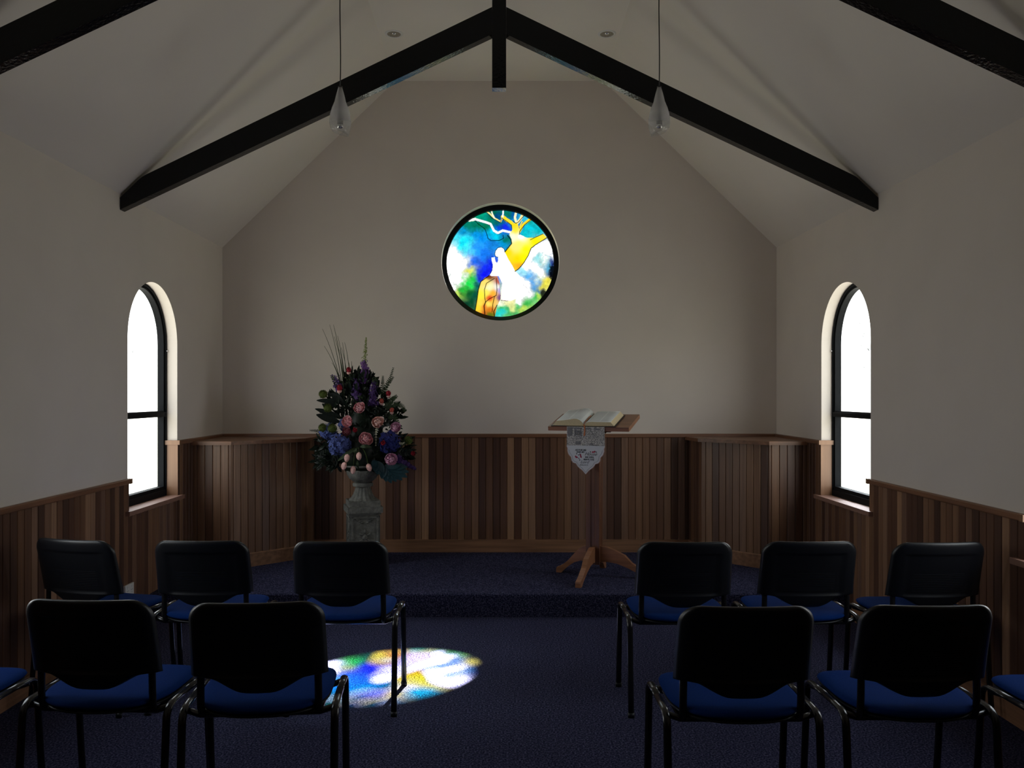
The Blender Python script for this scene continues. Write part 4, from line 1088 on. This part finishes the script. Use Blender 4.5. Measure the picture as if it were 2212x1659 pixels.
# split dark leaf fingers on the left
leafobj('split_leaf', 'black', [(fp(290,560,6.5), fp(215,548,6.5), .016), (fp(300,600,6.5), fp(140,590,6.48), .020), (fp(300,700,6.5), fp(130,648,6.46), .022), (fp(300,740,6.5), fp(138,688,6.46), .030), (fp(300,640,6.5), fp(190,595,6.47), .02), (fp(330,620,6.5), fp(240,540,6.5), .03)], n=8)
leafobj('split_leaf', 'black', [(fp(470,500,6.55), fp(400,378,6.56), .03), (fp(470,480,6.55), fp(440,372,6.56), .022), (fp(470,500,6.55), fp(530,405,6.56), .034), (fp(520,540,6.55), fp(572,450,6.56), .026), (fp(530,560,6.55), fp(578,500,6.56), .03), (fp(440,520,6.55), fp(385,420,6.56), .03)], n=8)
for base, tips, m in (((610,1040), ((590,1130),(620,1150),(655,1160),(690,1150),(730,1140),(765,1120),(775,1085),(765,1050),(720,1040)), 'teal'), ((560,1010), ((540,1080),(575,1100),(520,1040),(600,1090),(560,1100)), 'teal')):
    leafobj('split_leaf', m, [(fp(*base, 6.42), fp(*t, 6.40), .03) for t in tips], n=7)
leafobj('tulip_leaf', 'leaf2', [(fp(425,915,6.36), fp(285,1008,6.36), .014), (fp(400,925,6.36), fp(428,965,6.34), .016), (fp(440,910,6.36), fp(520,912,6.35), .014), (fp(420,1000,6.36), fp(430,1060,6.36), .010)], n=10, bend=.03)
# fern and small leafed sprays
def spray(name, pts2, d, m, ll, w, n):
    bm = bmesh.new(); P_ = [fp(x, y, d) for x, y in pts2]; path = []
    for k in range(n+1):
        t = k/n*(len(P_)-1); i = min(int(t), len(P_)-2); path.append(P_[i].lerp(P_[i+1], t-i))
    tube(bm, path, .002, 5)
    for k in range(1, n+1):
        ax = (path[k]-path[k-1]).normalized(); sd = ax.cross(Vector((0, -1, 0))).normalized(); f = 1-.6*k/n
        for s_ in (-1, 1): leaf(bm, path[k], path[k] + (sd*s_ + ax*.6 + Vector((0, rnd.uniform(-.3, .3), 0)))*ll*f, w*f, n=3)
    return bm_obj(name, bm, FM[m], arr)
spray('fern_frond', [(600,640),(660,620),(700,612),(735,632),(750,665)], 6.46, 'leaf2', .030, .0035, 26)
spray('fern_frond', [(620,650),(660,640),(700,622),(738,640)], 6.48, 'leaf', .03, .0035, 22)
spray('eucalyptus_spray', [(600,560),(620,490),(650,430),(668,368)], 6.52, 'leaf2', .022, .006, 16)
spray('eucalyptus_spray', [(585,560),(595,480),(597,425)], 6.52, 'leaf2', .022, .006, 12)
spray('eucalyptus_spray', [(580,560),(640,470),(668,430)], 6.53, 'leaf2', .02, .006, 12)
spray('eucalyptus_spray', [(620,640),(655,590),(690,560)], 6.48, 'leaf2', .03, .010, 10)
spray('eucalyptus_spray', [(620,700),(670,690),(700,740)], 6.46, 'leaf2', .034, .012, 9)
spray('eucalyptus_spray', [(330,500),(270,460),(245,420)], 6.52, 'leaf2', .03, .010, 9)
spray('eucalyptus_spray', [(200,820),(150,800),(97,797)], 6.48, 'leaf', .020, .006, 10)
spray('asparagus_fern', [(300,900),(230,960),(180,1020),(140,1060)], 6.5, 'leaf', .055, .006, 18)
spray('asparagus_fern', [(300,930),(250,1000),(220,1070)], 6.5, 'leaf', .05, .006, 16)
spray('asparagus_fern', [(280,860),(200,920),(130,980)], 6.52, 'leaf', .05, .006, 16)
spray('eucalyptus_spray', [(690,900),(740,880),(790,850)], 6.46, 'leaf2', .03, .013, 8)
spray('eucalyptus_spray', [(700,940),(760,950),(800,940)], 6.46, 'leaf', .04, .018, 7)
spray('waxflower_spray', [(560,760),(550,820),(548,900)], 6.38, 'cream', .014, .006, 8)
spray('waxflower_spray', [(700,880),(730,890),(745,880)], 6.42, 'cream', .012, .006, 6)
# dark leafy filling
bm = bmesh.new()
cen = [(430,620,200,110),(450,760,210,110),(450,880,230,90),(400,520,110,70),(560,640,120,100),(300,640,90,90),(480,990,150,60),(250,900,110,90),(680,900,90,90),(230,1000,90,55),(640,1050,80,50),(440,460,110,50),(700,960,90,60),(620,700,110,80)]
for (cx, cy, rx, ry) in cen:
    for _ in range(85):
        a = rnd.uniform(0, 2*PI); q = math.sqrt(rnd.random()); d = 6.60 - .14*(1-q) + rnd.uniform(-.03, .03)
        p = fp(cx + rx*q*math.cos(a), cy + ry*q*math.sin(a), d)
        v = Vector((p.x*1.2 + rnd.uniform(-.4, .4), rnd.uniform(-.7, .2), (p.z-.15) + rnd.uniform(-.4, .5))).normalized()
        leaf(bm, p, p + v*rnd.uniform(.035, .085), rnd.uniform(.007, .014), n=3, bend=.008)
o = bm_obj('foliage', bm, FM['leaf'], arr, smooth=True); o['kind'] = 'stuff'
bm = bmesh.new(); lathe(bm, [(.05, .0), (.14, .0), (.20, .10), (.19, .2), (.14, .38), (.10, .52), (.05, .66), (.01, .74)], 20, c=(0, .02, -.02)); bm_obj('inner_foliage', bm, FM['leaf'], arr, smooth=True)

# ------------------------------------------------------------------ light
w = bpy.data.worlds.new('sky'); SC.world = w; w.use_nodes = True; t = w.node_tree; t.nodes.clear()
out = N(t, 'ShaderNodeOutputWorld'); bg = N(t, 'ShaderNodeBackground'); t.links.new(bg.outputs[0], out.inputs[0])
tc = N(t, 'ShaderNodeTexCoord'); sp = N(t, 'ShaderNodeSeparateXYZ'); t.links.new(tc.outputs['Generated'], sp.inputs[0])
rp = N(t, 'ShaderNodeValToRGB'); e = rp.color_ramp.elements
e[0].position = .0; e[0].color = (.80, .76, .66, 1); e[1].position = 1; e[1].color = (.72, .84, 1.0, 1)
x = e.new(.47); x.color = (.84, .83, .74, 1); x = e.new(.53); x.color = (1, 1, 1, 1)
mr = N(t, 'ShaderNodeMapRange'); mr.inputs[1].default_value = -1; mr.inputs[2].default_value = 1; t.links.new(sp.outputs[2], mr.inputs[0])
t.links.new(mr.outputs[0], rp.inputs[0]); t.links.new(rp.outputs[0], bg.inputs[0]); 
sd = -Vector((-.595, -2.71, -2.62)).normalized()
nv = N(t, 'ShaderNodeVectorMath', operation='NORMALIZE'); t.links.new(tc.outputs['Generated'], nv.inputs[0])
dp = N(t, 'ShaderNodeVectorMath', operation='DOT_PRODUCT'); t.links.new(nv.outputs[0], dp.inputs[0]); dp.inputs[1].default_value = sd
mx0 = N(t, 'ShaderNodeMath', operation='MAXIMUM'); t.links.new(dp.outputs['Value'], mx0.inputs[0]); mx0.inputs[1].default_value = 0
pw = N(t, 'ShaderNodeMath', operation='POWER'); t.links.new(mx0.outputs[0], pw.inputs[0]); pw.inputs[1].default_value = 60
ma = N(t, 'ShaderNodeMath', operation='MULTIPLY_ADD'); t.links.new(pw.outputs[0], ma.inputs[0]); ma.inputs[1].default_value = SKY*32; ma.inputs[2].default_value = SKY
t.links.new(ma.outputs[0], bg.inputs[1])
w.cycles.sampling_method = 'MANUAL'; w.cycles.sample_map_resolution = 256
sun = bpy.data.lights.new('sun', 'SUN'); sun.energy = 520; sun.angle = dg_(1.15); sun.color = (1, .96, .90)
so = bpy.data.objects.new('sun', sun); COL.objects.link(so)
dirv = Vector((-.595, -2.71, -2.62)); so.rotation_euler = dirv.to_track_quat('-Z', 'Y').to_euler(); so.location = (2, 14, 12)
def portal(loc, sx, sy, rot):
    l = bpy.data.lights.new('window_portal', 'AREA'); l.shape = 'RECTANGLE'; l.size = sx; l.size_y = sy; l.cycles.is_portal = True; l.energy = 1
    o = bpy.data.objects.new('window_portal', l); COL.objects.link(o); o.location = loc; o.rotation_euler = rot
for (a, b) in WIN:
    for X, s in ((XL, 1), (XR, -1)):
        portal((X - s*.14, (a+b)/2, (SILL+2.26)/2), 1.52, .82, (0, s*-PI/2, 0))
portal((RWC[0], YB+.145, RWC[1]), 1.0, 1.0, (-PI/2, 0, 0))

# ------------------------------------------------------------------ camera
cam = bpy.data.cameras.new('camera'); co = bpy.data.objects.new('camera', cam); COL.objects.link(co)
co.location = (0, 0, CAM_Z); co.rotation_euler = (PI/2, 0, 0)
cam.sensor_width = 36; cam.lens = F/2212*36
cam.shift_x = (1106-CX)/2212; cam.shift_y = (CY-829.5)/2212
cam.clip_start = .02; SC.camera = co
SC.view_settings.view_transform = 'Standard'; SC.view_settings.look = 'None'; SC.view_settings.gamma = 1; SC.view_settings.use_curve_mapping = False
SC.view_settings.exposure = 0.0
SC.cycles.use_denoising = True
SC.cycles.max_bounces = 12; SC.cycles.diffuse_bounces = 8; SC.cycles.transparent_max_bounces = 16
SC.cycles.sample_clamp_indirect = 6
